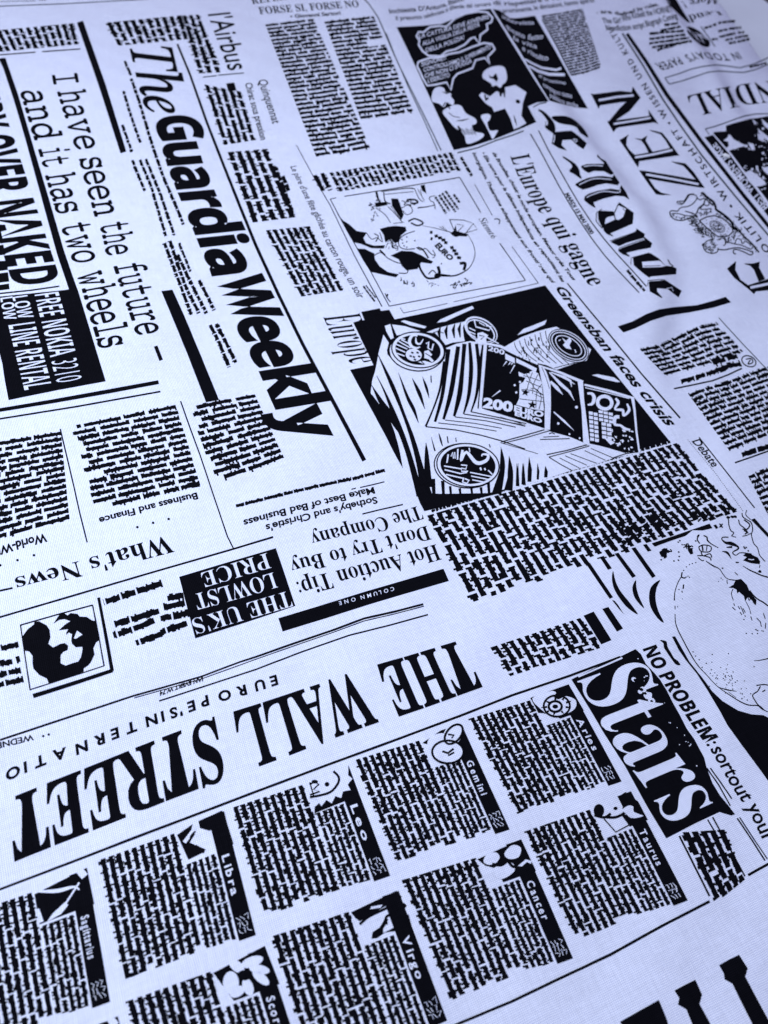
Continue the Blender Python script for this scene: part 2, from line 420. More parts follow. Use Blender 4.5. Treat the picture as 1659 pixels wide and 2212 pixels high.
Part("caption").tl(A1("1328,1018 1400,1140"), A1.v(18), 3)
Part("headline", "bold condensed line Inchiesta D'Antona").txt("Inchiesta D'Antona, Bianco", 'bold', Z1("18,112 250,92 420,75 520,38 640,2"), Z1.v((-9, -38)), Z1.v((-9, -36)), off=.0)
Part("headline", "bold condensed line about a telephone caller").txt("il presunto telefonista si difende dal carcere", 'bold', Z1("72,168 300,155 440,118 560,72 700,62 860,45"), Z1.v((-9, -36)), Z1.v((-9, -32)), off=-.004)
Part("headline").txt("prominente, le dimissioni, hanno aperto", 'bold', Z1("960,108 1110,98 1300,72 1500,45 1720,15"), Z1.v((-12, -38)), Z1.v((-12, -38)), off=-.004)
Part("headline").txt("di rispettare il voto", 'bold', Z1("880,38 1050,46 1300,12 1500,-15"), Z1.v((-10, -34)), off=-.004)

# ---- cartoon of two gentlemen
ct = Part("cartoon_panel", "black cartoon panel of two white haired gentlemen talking")
ct.poly(Z1("75,225 300,212 450,198 560,150 650,110 750,85 855,72 960,240 1090,450 1220,660 1338,842 1240,850 1165,882 1200,950 1235,1012 1100,1070 900,1150 700,1215 550,1245 420,960 300,700 180,440"))
cr = Part("cartoon_panel", "narrow black panel of handwritten notes right of the two gentlemen")
cr.poly(Z1("872,74 930,85 970,118 1010,148 1060,152 1140,142 1222,130 1380,400 1520,650 1662,900 1560,892 1400,852 1345,836 1230,650 1100,430"))
bb_ = Part("speech_bubble", "upper white outlined speech bubble", ct)
bb_.line(Z1("300,268 350,225 430,215 490,220 560,152 650,112 750,95 830,102 872,148 860,185 822,200 830,245 770,290 762,362 722,308 690,320 640,370 560,410 490,425 440,465 340,462 292,425 258,372 265,335 240,300 258,265 300,268"), Z1.v(15), 'w')
bb2 = Part("speech_bubble", "lower white outlined speech bubble", ct)
bb2.line(Z1("290,500 350,480 430,478 510,448 600,432 700,390 800,356 868,366 890,408 850,452 830,472 850,530 808,480 730,500 705,565 580,612 545,652 525,748 490,682 400,702 330,710 292,645 268,590 246,550 255,515 290,500"), Z1.v(15), 'w')
for k, (s_, p, par) in enumerate([("LA CATTURA DEVE AVVENIRE", "262,322 550,245 848,150", bb_), ("ALLA VIGILIA DELLA FESTA", "290,380 540,300 765,218", bb_), ("DELLA POLIZIA!", "318,436 480,385 640,322", bb_),
        ("SIGNORE!!", "282,552 490,492", bb2), ("CONTROLLIAMO IL SUPERAMENTO", "302,596 600,520 860,402", bb2), ("CHE NON CI SFUGGA", "312,646 500,595 700,520", bb2), ("L'ESERCITO", "335,688 520,636", bb2)]):
    Part("lettering", None, par).txt(s_, 'sans_i', Z1(p), Z1.v((-8, -34)), c='w', off=.012)
fg = Part("figure", "short white figure leaning forward in a long coat", ct)
fg.poly(Z1("366,800 385,742 425,720 468,732 482,765 522,770 530,808 552,832 545,872 518,862 492,850 470,888 430,862 400,852 372,842"), 'w', sm=1)
fg.poly(Z1("460,920 500,892 560,870 612,880 650,938 720,978 740,1008 728,1030 700,1042 722,1090 790,1106 796,1132 742,1170 660,1192 640,1130 600,1082 560,1060 500,992 465,950"), 'w', sm=1)
fg.poly(Z1("775,962 830,944 856,965 842,1000 828,1020 850,1082 912,1080 905,1105 872,1152 848,1108 808,1030"), 'w', sm=1)
fg.line(Z1("575,1002 625,998 675,984"), Z1.v([4, 12, 4]), 'k', 2).line(Z1("510,935 545,965 600,975"), Z1.v(6), 'k', 2)
for k in range(9): fg.line(Z1([(610 + 14 * k, 1060 + 9 * (k % 3)), (620 + 14 * k, 1120 - 7 * (k % 2))]), Z1.v(6), 'k', 2)
fg.line(Z1("585,1045 600,1075 612,1085"), Z1.v(16), 'k', 2).line(Z1("455,760 490,775 520,768"), Z1.v([3, 12, 3]), 'k', 2).line(Z1("460,880 480,850 495,870 520,905"), Z1.v(10), 'k', 2)
fh = Part("figure", "tall white figure with bushy hair, moustache and hand raised", ct)
fh.poly(Z1("788,640 800,592 860,556 930,546 974,566 992,640 978,682 955,700 940,725 915,732 872,720 858,692 820,668"), 'w', sm=1)
fh.poly(Z1("838,620 868,640 900,606 918,655 905,680 880,655 850,648"), 'k', 2).poly(Z1("855,725 900,706 935,730 972,690 975,740 955,780 930,768 905,755 870,770 845,800"), 'k', 2)
fh.poly(Z1("758,790 785,766 830,790 850,800 900,760 985,722 1060,706 1152,765 1122,858 1118,900 1110,960 1152,1022 1090,1056 1048,1072 1020,985 975,900 885,928 868,890 820,862 790,830"), 'w', 1)
fh.poly(Z1("925,768 950,762 945,802 932,798"), 'k', 2).poly(Z1("960,742 978,745 975,810 965,800"), 'k', 2).poly(Z1("800,790 812,780 820,815 835,800 840,822 812,838"), 'k', 2)
fh.disc(Z1("1082,842"), Z1.v(20), Z1.v(16), 30, 'k', 2).line(Z1("1048,955 1060,1000 1072,1045"), Z1.v([3, 13, 3]), 'k', 2)
for note, place, tall in [
        ("intervista", "952,150 1012,180 1082,206 1216,202", 34),
        ("questo fatto", "986,230 1052,282 1142,324 1202,332 1292,320", 44),
        ("e risolto", "1120,416 1192,456 1262,496 1336,502", 46),
        ("al prossimo", "1256,636 1342,682 1482,702", 30),
        ("compagno tutto", "1292,716 1402,782 1532,816", 42),
        ("pubblico anche", "1346,802 1432,852 1582,896", 40)]:
    Part("lettering", "dim white handwriting", cr).txt(note, 'sans_i', Z1(place), Z1.v((-6, -tall)), Z1.v((-6, -tall)), 'w', off=.004)
Part("lettering", "dim white handwriting", cr).txt("la vita", "sans_i", Z1("1042,328 1130,370 1240,404"), Z1.v((-6, -40)), c="w")
Part("stripe", None, cr).line(Z1("1140,490 1200,525 1280,562 1400,580 1440,566"), Z1.v([14, 18, 18, 18]), 'w').line(Z1("1172,545 1250,590 1340,616 1470,620"), Z1.v([14, 22, 24, 24]), 'w')
rules(Z1, [("580,1268 750,1225 900,1165 1040,1120 1130,1085", 9), ("1210,888 1260,860 1320,850", 8)], c='g')
column(A2, "192,108 330,85 458,62", "388,485 480,465 578,430", 24, 71, "column of print right of the gentlemen cartoon", wl=(1.5, 4))
rules(A2, [("195,125 290,300 385,490", 5)])

# ---- top right corner
Part("headline").txt(". are defined by rules,", 'bold', A2("548,85 640,88 720,102 830,68 952,35"), A2.v((-6, -24)), A2.v((-10, -24)), off=.01)
Part("headline", "bold line The Girl Who Kicked the").txt("The Girl Who Kicked the HORNET", 'bold', A2("590,150 690,150 800,116 1045,75"), A2.v((-10, -34)), A2.v((-14, -40)))
Part("headline", "bold line ending Biograph Coming").txt("Nonfiction script Biograph Coming", 'bold', A2("612,198 720,198 830,184 1075,118"), A2.v((-8, -36)), A2.v((-12, -40)))
Part("black_bar", "black wedge folding over at the top right").poly(Z9("195,-60 340,-60 420,80 480,180 575,325 520,310 430,225 330,130 250,50"))
Part("headline", "upside down serif word Lend").txt("Lend", 'serif', Z9("985,160 800,160 530,215"), Z9.v((55, 45)), Z9.v((50, 110)))
Part("headline", "upside down serif word More").txt("More !", 'serif', Z9("1010,-60 800,-50 440,20"), Z9.v((-70, 115)), Z9.v((70, 95)))
tb = Part("text_column", "short slanting lines of print left of the black oval")
for k, p in enumerate(["200,350 395,325", "145,430 430,372", "-10,472 480,432", "-10,548 500,485", "-10,612 550,530", "30,665 590,575", "100,705 440,602"]): tb.tl(Z9(p), Z9.v(36), 400 + k, wl=(1.5, 4))
tr_ = Part("text_column", "short lines of print beside the black disc")
for k, p in enumerate(["765,395 870,365", "885,350 930,340", "960,322 1205,292", "960,440 1090,410", "1110,405 1280,385", "870,555 950,545", "975,520 1200,465", "1235,460 1325,450", "1060,565 1165,540", "1190,535 1380,498", "1110,610 1210,590", "1230,590 1400,545"]):
    tr_.tl(Z9(p), Z9.v(34), 80 + k)
dk = Part("emblem", "black oval emblem with pale streaks")
dk.poly(Z9("515,395 540,372 600,385 700,440 760,500 830,570 845,620 830,655 780,662 690,620 600,545 530,460"), sm=1)
for p in ["590,440 650,520 700,590", "620,500 720,490 800,548", "650,540 770,605", "640,450 700,500 760,600", "690,520 810,545"]: dk.line(Z9(p), Z9.v([4, 14, 3]), 'w')
rules(Z9, [("715,372 815,510 915,655", 12)], c='g')
Part("headline", "upside down spaced capitals IN TODAY'S PAPER").txt("IN TODAY'S  PAPER", 'sans', Z9("1235,730 1120,750 1000,757 860,745 740,728 590,738 460,785 330,815 180,870 60,895"), Z9.v((65, 98)), Z9.v((88, 98)), off=.016, space=1.15)
rules(A2, [("990,505 1080,478 1160,448 1240,430 1320,420 1400,428 1475,440 1560,418 1620,392 1690,360", 6), ("1020,545 1100,525 1190,495 1270,468 1340,460 1420,466 1500,470 1580,450 1690,405", 6), ("990,505 1020,545", 6)], c='g')
Part("caption").tl(Z9("1640,885 1400,945"), Z9.v(30), 4)
Part("rule_line", "thick slanting rule left of the upside down masthead").line(A2("745,218 870,400 1002,612 1230,920 1488,1250 1700,1512"), A2.v([22, 27, 24, 24]))
rules(A2, [("715,215 850,425 975,640 1100,825 1231,1008 1450,1275 1700,1570", 9)], c='g')
Part("masthead", "upside down serif masthead ending NDIAL").txt("MUNDIAL", 'serif', A2("1965,478 1700,520 1480,545 1340,572 1128,622"), A2.v((60, 130)), A2.v((62, 135)), off=-.004)
Part("slogan", "letterspaced capitals running up past the ornate masthead").txt("POLITIK \u2022 WIRTSCHAFT \u2022 WISSEN UND KULTU", 'sans', A2("1712,1668 1610,1535 1480,1385 1400,1278 1290,1118 1200,990 1100,885 1005,745 905,595 825,465 765,360 648,172"), A2.v((-35, 22)), A2.v((-30, 18)), off=.022, space=1.35)

# ---- open engraved capitals
zn = Part("masthead", "engraved capital N"); zn.fat = 1.2
zn.poly(A2("512,606 530,612 700,590 775,598 782,562 832,635 800,652 700,662 570,682 562,704")).poly(A2("775,628 828,638 760,720 640,800 622,795 700,700")).poly(Z8("730,190 800,182 1100,142 1092,88 1178,212 1140,196 830,240 808,250 785,284"))
zn.line(A2("562,650 680,628 788,618"), A2.v(14), 'w').line(Z8("785,212 950,186 1110,158"), Z8.v(16), 'w')
ze = Part("masthead", "engraved capital E"); ze.fat = 1.2
ze.poly(Z8("950,492 1120,462 1292,426 1365,490 1330,492 1010,540 1002,596 965,545")).poly(Z8("838,356 918,308 898,345 895,400 925,445 985,500 1002,596 960,535 890,430")).poly(Z8("975,340 1030,348 1082,316 1066,360 1100,418 1130,462 1095,465 1062,400 1030,358")).poly(Z8("1102,266 1212,290 1262,350 1362,492 1318,478 1240,350 1200,302 1130,278"))
ze.line(Z8("975,508 1130,482 1305,442"), Z8.v(18), 'w')
zz = Part("masthead", "engraved capital Z"); zz.fat = 1.2
zz.poly(Z8("1012,624 1068,630 1300,668 1520,708 1588,778 1545,772 1300,732 1085,694")).poly(Z8("1298,545 1420,563 1492,640 1588,778 1520,715 1440,622 1400,580 1340,562")).poly(Z8("1012,624 1085,684 1150,782 1205,822 1292,840 1210,840 1160,832 1095,745"))
zz.line(Z8("1072,658 1300,698 1535,745"), Z8.v(18), 'w')
zf = Part("masthead", "second engraved capital E at the right edge"); zf.fat = 1.2
zf.poly(B2("1395,82 1452,34 1446,90 1480,155 1530,190 1700,138 1720,215 1580,228 1570,246 1535,215 1440,140")).poly(B2("1505,50 1560,50 1605,38 1600,75 1640,150 1600,165 1570,90 1545,62")).line(B2("1545,205 1700,172"), B2.v(16), 'w')

# ---- lion crest
cs = Part("crest", "fine line crest of two lions around an oval shield")
ln = lambda p, wd=9, sm=1, par=cs: par.line(Z7(p), Z7.v(wd * 1.5), 'k', 0, sm)
ln("465,1590 560,1540 660,1525 760,1560 830,1615 885,1690 888,1730 840,1780 760,1792 700,1790 640,1750 560,1680 465,1590", 11, 0)
for rx, ry in ((105, 62), (88, 48), (60, 34)): cs.disc(Z7("692,1664"), Z7.v(rx), Z7.v(ry), 30, 'k', 0, 24, Z7.v(8))
ln("640,1640 680,1660 720,1640 700,1690 750,1690 690,1700 650,1670", 9)
for a, b in [(555, 1580), (560, 1625), (620, 1562), (685, 1570), (740, 1590), (795, 1640), (835, 1690), (820, 1725), (650, 1720), (590, 1690), (720, 1740)]: cs.disc(Z7([(a, b)]), Z7.v(7), Z7.v(7), 0, 'k', 0, 6)
ln("190,1340 250,1372 300,1325 345,1262 415,1266 435,1300 400,1360 330,1405 230,1425 195,1470"); ln("215,1340 270,1340 300,1300 330,1260 400,1250"); ln("190,1340 185,1365 240,1385 290,1345", 7)
ln("195,1470 110,1466 95,1505 150,1570 250,1585 330,1560 400,1530 440,1525", 10); ln("120,1500 200,1500 300,1525 390,1530", 8); ln("285,1468 360,1490 430,1515", 9); ln("430,1500 460,1430 520,1380 545,1320 600,1360 640,1400", 12); ln("440,1300 470,1325 520,1310 560,1320 590,1370 570,1400 520,1390 480,1440 540,1445 620,1435", 9)
ln("490,1250 510,1240 560,1290 640,1350 670,1410 680,1450 740,1490 830,1560 880,1620 900,1690 950,1690", 20)
rr = random.Random(9)
def scrib(par, path, spread, nn, wd, fr=Z7, c='k', lv=0):
    p = fr(path)
    for _ in range(nn):
        u = rr.random(); q = along(p, [u])[0]
        pts = [q + np.array([rr.gauss(0, 1), rr.gauss(0, 1)]) * fr.v(spread)]
        for _ in range(3): pts.append(pts[-1] + np.array([rr.gauss(0, 1), rr.gauss(0, 1)]) * fr.v(spread) * .6)
        par.line(np.array(pts), fr.v(wd), c, lv, 1)
scrib(cs, "110,1500 200,1545 330,1555 430,1540", 12, 44, 8); scrib(cs, "450,1520 560,1480 650,1470 720,1500 860,1600 940,1680", 16, 60, 8)
scrib(cs, "420,1540 400,1620 470,1700 560,1760 620,1780", 24, 80, 8); scrib(cs, "450,1600 540,1680 640,1760", 10, 22, 8); scrib(cs, "690,1810 780,1800 860,1830 930,1720 960,1700 1020,1790", 18, 55, 8)
scrib(cs, "540,1880 560,1930 620,1960 660,1900 600,1850", 18, 44, 7); scrib(cs, "1000,1780 1100,1860 1160,1930 1210,1990", 10, 26, 8); scrib(cs, "490,1260 540,1290 640,1360 670,1430", 10, 26, 7)
ln("640,1818 560,1850 518,1900 540,1970 620,2002 690,1985 705,1930"); ln("690,1950 780,1958 870,1940 960,1932 1080,1962 1140,1990", 10); ln("930,2010 900,2000 900,1960 950,1955 1040,1990 1110,2022 1145,2000 1130,1970", 10); ln("790,1800 800,1870 780,1900 770,1905", 10); ln("800,1848 900,1880 1000,1900 1090,1940 1130,1950", 9); ln("915,1880 940,1820 990,1830 1010,1880 1050,1850 1110,1890", 9); ln("960,1700 1030,1790 1120,1870 1220,1990", 14)

# ---- picture at the right edge
pc = Part("photo_panel", "speckled black picture cut by the right edge, strip of white capitals")
pc.poly(Z7("530,535 640,502 650,462 805,458 800,388 900,355 1110,300 1200,290 1334,266 1560,235 1900,2200 1760,2060 1334,1532 1100,1235 900,995 700,740"))
pc.line(Z7("640,495 780,655 860,745 1010,950 1180,1165 1334,1370 1500,1590"), Z7.v([14, 26, 30, 34]), 'w').line(Z7("640,465 720,458"), Z7.v(8), 'w')
rules(Z7, [("540,430 660,398 800,350 920,305 1050,262 1180,240 1334,236 1500,240", 12), ("542,432 590,500", 9)], c='g')
Part("lettering", "white capitals BEST WOMEN'S PAGE", pc).txt("BEST WOMEN'S PAGE", 'bold', Z7("1345,1408 1160,1192 1000,985 860,815 700,635 670,600"), Z7.v((-75, 62)), Z7.v((-66, 50)), 'w', off=-.008)
rr = random.Random(5)
sp = Part("speckle", "white grain in the picture", pc)
for _ in range(230):
    u, v_ = rr.random(), rr.random()
    x = 830 + 640 * u; y = 420 - 130 * u + v_ * 900
    if (abs(x - 1010) < 170 and abs(y - 480) < 110 and rr.random() < .93) or (x < 1250 and 690 < y < 890): continue
    if x < 640 + (y - 480) * .75 + 60: continue
    r = rr.choice((5, 7, 9, 12, 18)); sp.disc(Z7([(x, y)]), Z7.v(r), Z7.v(r * rr.uniform(.5, 1)), rr.uniform(0, 180), 'w', 1, 7)
sp.poly(Z7("770,575 820,540 840,495 870,520 900,560 990,610 1070,640 980,660 880,690 830,710 800,680 840,640 830,590 790,580"), 'w', 1)
sp.poly(Z7("1040,985 1110,950 1180,1000 1290,1090 1310,1130 1250,1150 1160,1160 1080,1080"), 'w', 1).poly(Z7("1080,600 1150,620 1170,690 1130,700"), 'w', 1).poly(Z7("1260,920 1334,905 1400,960 1334,1010 1280,960"), 'w', 1)
sp.poly(Z7("1200,480 1290,540 1270,590 1210,560"), 'w', 1).poly(Z7("1250,300 1400,420 1380,470 1280,380"), 'w', 1).poly(Z7("1200,420 1380,560 1360,600 1240,510"), 'w', 1).poly(Z7("1130,300 1190,350 1170,380"), 'w', 1)

# ---- blackletter masthead
W = lambda p, par, wd=9: par.line(Z8(p), Z8.v(wd), 'w', 1, 1)
bL = Part("masthead", "blackletter capital L"); bL.fat = 3.0
bL.poly(Z8("120,88 150,98 200,138 248,198 264,250 256,292 238,280 212,264 184,238 205,222 206,190 182,150 150,112"), sm=1).poly(Z8("240,155 290,145 370,150 430,178 482,222 522,268 555,325 528,310 490,282 462,240 410,218 340,208 290,192"), sm=1).line(Z8("182,190 185,215 178,236"), Z8.v(6))
be = Part("masthead", "blackletter letter e after the capital L"); be.fat = 3.0
be.poly(Z8("258,290 330,282 410,277 432,292 480,330 542,385 516,430 470,400 412,345 330,350 318,400 368,446 300,420 242,384"))
W("262,310 258,350 252,375", be); W("425,345 460,352 450,372 430,350", be, 6)
bM = Part("masthead", "blackletter capital M"); bM.fat = 3.0
bM.poly(Z8("335,502 380,528 440,568 474,618 482,660 496,692 440,652 398,628 420,600 418,572 392,545"), sm=1)
bM.poly(Z8("498,590 542,573 640,570 692,572 706,556 645,500 640,488 668,520 712,545 745,600 782,652 762,658 700,625 610,622 562,640 525,618"))
bM.poly(Z8("448,748 500,718 560,694 640,680 690,678 772,690 786,664 832,732 820,748 720,732 640,747 572,772 510,788 478,770"))
bM.poly(Z8("528,884 532,856 570,832 650,808 760,790 832,802 850,758 892,822 918,878 880,848 800,842 690,868 602,902 608,930 622,950 575,922"))
W("520,588 600,578 690,584", bM, 7); W("480,750 560,712 640,694 765,704", bM, 7); W("545,862 600,836 700,808 830,818 838,780", bM, 7)
bo = Part("masthead", "blackletter letter o"); bo.fat = 3.0
bo.poly(Z8("650,998 665,985 780,990 796,1016 730,1030 706,1052 700,1105 690,1132 655,1060")).poly(Z8("698,1110 800,1062 832,1066 872,1040 900,962 880,950 822,922 830,910 957,1000 950,1090 742,1180 778,1202 728,1182 700,1152")).line(Z8("828,918 786,1010 802,1062"), Z8.v(10)).line(Z8("680,965 632,998 630,1072 684,1138"), Z8.v(8)).line(Z8("865,960 888,985 876,1035 838,1058"), Z8.v(6))
bn = Part("masthead", "blackletter letter n"); bn.fat = 3.0
bn.poly(Z8("765,1255 980,1176 985,1142 1058,1190 1046,1216 902,1256 832,1287 795,1270")).poly(Z8("828,1330 870,1310 1060,1242 1050,1212 1120,1270 1110,1302 1000,1322 912,1342 890,1356 925,1382 862,1358")).line(Z8("750,1248 975,1168 990,1150"), Z8.v(6)).line(Z8("826,1325 838,1308 1045,1232"), Z8.v(6))
bd = Part("masthead", "blackletter letter d"); bd.fat = 3.0
bd.poly(Z8("960,1396 1110,1360 1180,1405 1240,1470 1300,1478 1336,1492 1336,1536 1112,1556 1102,1568 1050,1530 968,1460")).poly(Z8("1036,1432 1190,1422 1245,1468 1200,1478 1042,1482"), 'w').line(Z8("936,1455 940,1396 1100,1352"), Z8.v(7)).line(Z8("1265,1412 1284,1450 1312,1472"), Z8.v(10)).line(Z8("1050,1470 1200,1465"), Z8.v(6), 'k', 2)
bf = Part("masthead", "blackletter letter e at the end of the masthead"); bf.fat = 3.0
bf.poly(Z8("1100,1610 1242,1600 1382,1692 1360,1742 1262,1666 1166,1660 1166,1700 1212,1748 1108,1690")).line(Z8("1085,1645 1088,1598 1190,1588 1240,1592"), Z8.v(7)).line(Z8("1252,1668 1300,1658 1312,1690"), Z8.v(5), 'w')
rules(Z8, [("48,300 130,440 220,610 300,760 400,930 500,1090 590,1225 700,1370 820,1505 1010,1705", 8), ("120,270 200,430 290,590 380,750 480,920 590,1085 700,1230 820,1370 950,1510 1075,1650", 8)])
Part("caption", "tiny dateline between the blackletter rules").txt("MARDI 15 MAI 2000", 'bold', Z8("352,830 450,990 580,1190"), Z8.v((34, -12)), Z8.v((34, -14)), off=.02)
Part("caption").tl(Z8("905,1505 980,1600 1060,1690"), Z8.v(26), 9)
Part("headline", "condensed serif headline L'Europe qui gagne").txt("L'Europe qui gagne", 'serif', A2("-12,1015 40,1145 110,1270 180,1380 255,1480 330,1590 400,1700 445,1775 505,1855"), A2.v((120, -22)), A2.v((115, -28)), off=.002)
for k, (p, wd) in enumerate([("1063,330 1106,400 1126,440 1156,493 1192,547 1238,606", 8), ("1040,330 1106,440 1150,520 1190,570 1214,610", 8), ("1020,330 1060,412 1110,500 1160,570 1193,612", 8)]):
    Part("caption", "line of small bold French print").txt(["de Bruxelles, choisir le mode europ\u00e9en. Meteor cr\u00e9a Tous", "\u2022 Elle ouvre pour la d\u00e9fense ind\u00e9pendante en repoussant les", "bourguignon. Thelermine echappement aux fronti\u00e8res qui"][k], 'bold_i', V1(p), (wd * .95, -2), off=.016)
Part("black_bar", "wavy black bar below the blackletter masthead").poly(B2("685,456 780,424 870,376 950,346 1050,331 1200,318 1320,285 1385,264 1420,300 1300,336 1150,366 1000,388 900,420 800,468 722,496"), sm=0)

# ---- currency picture
cp = Part("picture_panel", "black woodcut picture of banknotes and coins")
left = Z3("105,300 280,265 290,290 370,280 420,370 800,290 1200,195 1647,95")
cp.poly(np.concatenate([left, B2("215,190 480,530 760,875 1020,1198 830,1252 600,1315 400,1385 200,1450 0,1505"), B1("1520,1538 1300,1590 1110,1645"), Z3("495,1765 0,845 220,800 30,400 135,375")]))
rim = Part("banknote", "white rays, sheets and ribbed banknote at the left of the picture", cp)
rim.poly(Z3("315,515 365,590 348,660 352,700 440,800 600,850 760,835 850,790 892,740 905,640 1000,600 1130,575 1290,600 1262,800 1252,1000 1240,1200 1400,1250 1660,1335 1700,1900 1560,1930 1440,1978 1340,2000 1300,2012 690,2012 640,2012 600,1960 495,1765 400,1530 250,1180 195,1060 210,940 235,865 250,795 268,690"), 'w')
st = lambda p, wd, par=rim, fr=Z3, c='k', lv=2, sm=1: par.line(fr(p), fr.v(wd), c, lv, sm)
st("205,990 300,1160 420,1330 480,1450 530,1490", [4, 50, 70, 20, 2]); st("205,1080 330,1330 420,1560 495,1765", [6, 90, 70, 3]); st("250,900 330,1060 440,1330 540,1600 620,1880 660,2030", [4, 20, 50, 50, 60, 70])
st("262,700 400,1000 500,1250 590,1500 660,1760 720,2030", [6, 40, 30, 44, 60, 110]); st("455,870 540,1100 600,1220 645,1345", [3, 30, 32, 4]); st("585,925 650,1060 705,1215", [4, 36, 4]); st("682,912 718,1010 745,1112", [3, 26, 4]); st("762,900 765,965", 11, sm=0)
st("715,1530 722,1650 735,1950", [3, 40, 80]); st("765,1480 800,1610", [4, 16]); st("835,1440 852,1500 870,1562", [3, 18, 8]); st("915,1470 924,1535", 11, sm=0); st("995,1485 1000,1522", 9, sm=0); st("1310,1545 1320,1577", 10, sm=0)
st("1427,1590 1440,1750 1380,2010", [3, 40, 90]); st("1497,1655 1515,1800 1490,1980", [3, 40, 80]); st("1582,1722 1580,1940", [3, 30]); st("1635,1725 1640,1930", [3, 30])
rim.poly(Z3("620,2000 860,2012 1000,2010 1300,2005 1500,1960 1400,2010 700,2175 660,2100"), 'k', 2)
for x, y0, wd in [(790, 1870, 40), (880, 1890, 34), (950, 1940, 26), (1040, 1960, 26), (1150, 1960, 24), (1240, 1950, 26), (1310, 1900, 30)]: st(f"{x-8},{y0} {x},{2020}", [wd, wd * .8], sm=0)
st("885,765 868,900 840,1050 780,1220 712,1378", [22, 24, 20, 16, 20]); st("925,650 900,860 865,1100 800,1335", [44, 36, 34, 24]); st("1018,625 985,850 945,1080 880,1312", [40, 44, 44, 24]); st("1077,600 1058,830 1030,1080 980,1282", [40, 38, 48, 24]); st("1125,590 1140,830 1118,1080 1068,1262", [26, 40, 34, 14]); st("1190,600 1215,850 1190,1080 1138,1242", [30, 36, 26, 12]); st("1250,610 1228,800 1222,1000 1205,1210", [16, 30, 12, 12])
for p, wd in [("712,1380 1000,1412 1230,1460 1420,1512 1647,1590", 11), ("830,1345 1100,1375 1380,1422", 8), ("895,1318 1180,1350 1430,1396", 8), ("985,1288 1280,1325 1560,1385", 9), ("1075,1262 1350,1305 1650,1376", 10), ("1140,1240 1400,1295 1660,1352", 10)]: st(p, wd, sm=0)
sl = Part("banknote", "white sliver and flashes around the coins", cp)
sl.poly(Z3("328,432 380,415 412,545 384,558 340,480"), 'w').poly(Z3("395,418 520,435 662,480 540,500 440,522"), 'w').poly(Z3("478,388 512,378 720,438 702,456 560,425"), 'w').poly(Z3("818,402 850,372 985,312 1150,244 1166,268 1000,342 900,390"), 'w')
sl.poly(Z3("720,492 800,460 950,420 1085,388 1062,450 1070,530 1080,575 960,590 900,612 860,560 800,500"), 'w')
for x in (840, 905, 975, 1030): sl.line(Z3([(x + 12, 440 + (840 - x) * .2), (x - 4, 490 + (840 - x) * .15), (x + 8, 560 + (840 - x) * .1)]), Z3.v([6, 32, 10]), 'k', 2)
sl.line(Z3("780,498 830,480 880,500"), Z3.v(8), 'k', 2)
def coin(label, cx, cy, rx, ry, rot, off=(0, 0)):
    k_ = Part("coin", label, cp)
    k_.disc(Z3([(cx + off[0], cy + off[1])]), Z3.v(rx + 6), Z3.v(ry + 6), rot, 'k', 3, 40); k_.disc(Z3([(cx + off[0], cy + off[1])]), Z3.v(rx - 6), Z3.v(ry - 6), rot, 'w', 4, 40)
    k_.disc(Z3([(cx, cy)]), Z3.v(rx), Z3.v(ry), rot, 'k', 5, 40); k_.disc(Z3([(cx, cy)]), Z3.v(rx - 12), Z3.v(ry - 12), rot, 'w', 6, 40)
    k_.disc(Z3([(cx, cy)]), Z3.v(rx - 40), Z3.v(ry - 32), rot, 'k', 7, 40); return k_
c1 = coin("striped coin at the upper left of the picture", 640, 658, 255, 172, 8, (-18, 24))
for a, b in [((425, 600), (540, 650)), ((430, 640), (520, 680)), ((455, 575), (570, 640)), ((480, 560), (575, 610)), ((440, 690), (515, 715)), ((470, 545), (520, 560))]: c1.line(Z3([a, b]), Z3.v(11), 'w', 8)
c1.disc(Z3("600,705"), Z3.v(76), Z3.v(58), 8, 'w', 8).line(Z3("635,525 590,520 560,570 575,620 620,640 660,630"), Z3.v([16, 26, 30, 22, 10]), 'w', 8, 1).line(Z3("620,540 625,590 660,600 690,555"), Z3.v([8, 18, 16, 6]), 'w', 8, 1)
for q in [(575, 680), (625, 680), (590, 720), (640, 715), (600, 745), (560, 712)]: c1.line(Z3([q, (q[0] + 22, q[1] + 8)]), Z3.v(16), 'k', 9)
c1.line(Z3("715,600 740,580 735,640 770,660 785,600"), Z3.v(14), 'w', 8).poly(Z3("700,670 740,660 760,690 775,700 755,725 790,760 770,775 740,745 700,735"), 'w', 8).poly(Z3("640,770 700,760 770,780 720,800"), 'w', 8).line(Z3("670,765 700,790"), Z3.v(8), 'k', 9).line(Z3("710,690 760,720"), Z3.v(8), 'k', 9)
c2 = Part("coin", "coin seen from the side at the top of the picture", cp)
c2.disc(Z3("1232,472"), Z3.v(172), Z3.v(108), 32, 'w', 3, 40).disc(Z3("1236,476"), Z3.v(158), Z3.v(96), 32, 'k', 4, 40).disc(Z3("1230,478"), Z3.v(150), Z3.v(88), 32, 'w', 5, 40).disc(Z3("1228,480"), Z3.v(138), Z3.v(78), 32, 'k', 6, 40)
for p, wd in [("1120,450 1180,478", 10), ("1110,480 1180,510", 10), ("1120,510 1180,535", 10), ("1170,380 1185,440 1310,475 1330,440 1280,430", 12), ("1290,540 1400,600", 10), ("1215,400 1270,430", 9)]: c2.line(Z3(p), Z3.v(wd), 'w', 7)
c2.poly(Z3("1200,500 1250,490 1300,520 1280,560 1290,600 1240,610 1200,570"), 'w', 7).poly(Z3("1180,560 1230,560 1260,580 1240,615 1180,590"), 'w', 7).line(Z3("1215,520 1265,530 1230,560"), Z3.v(9), 'k', 8)
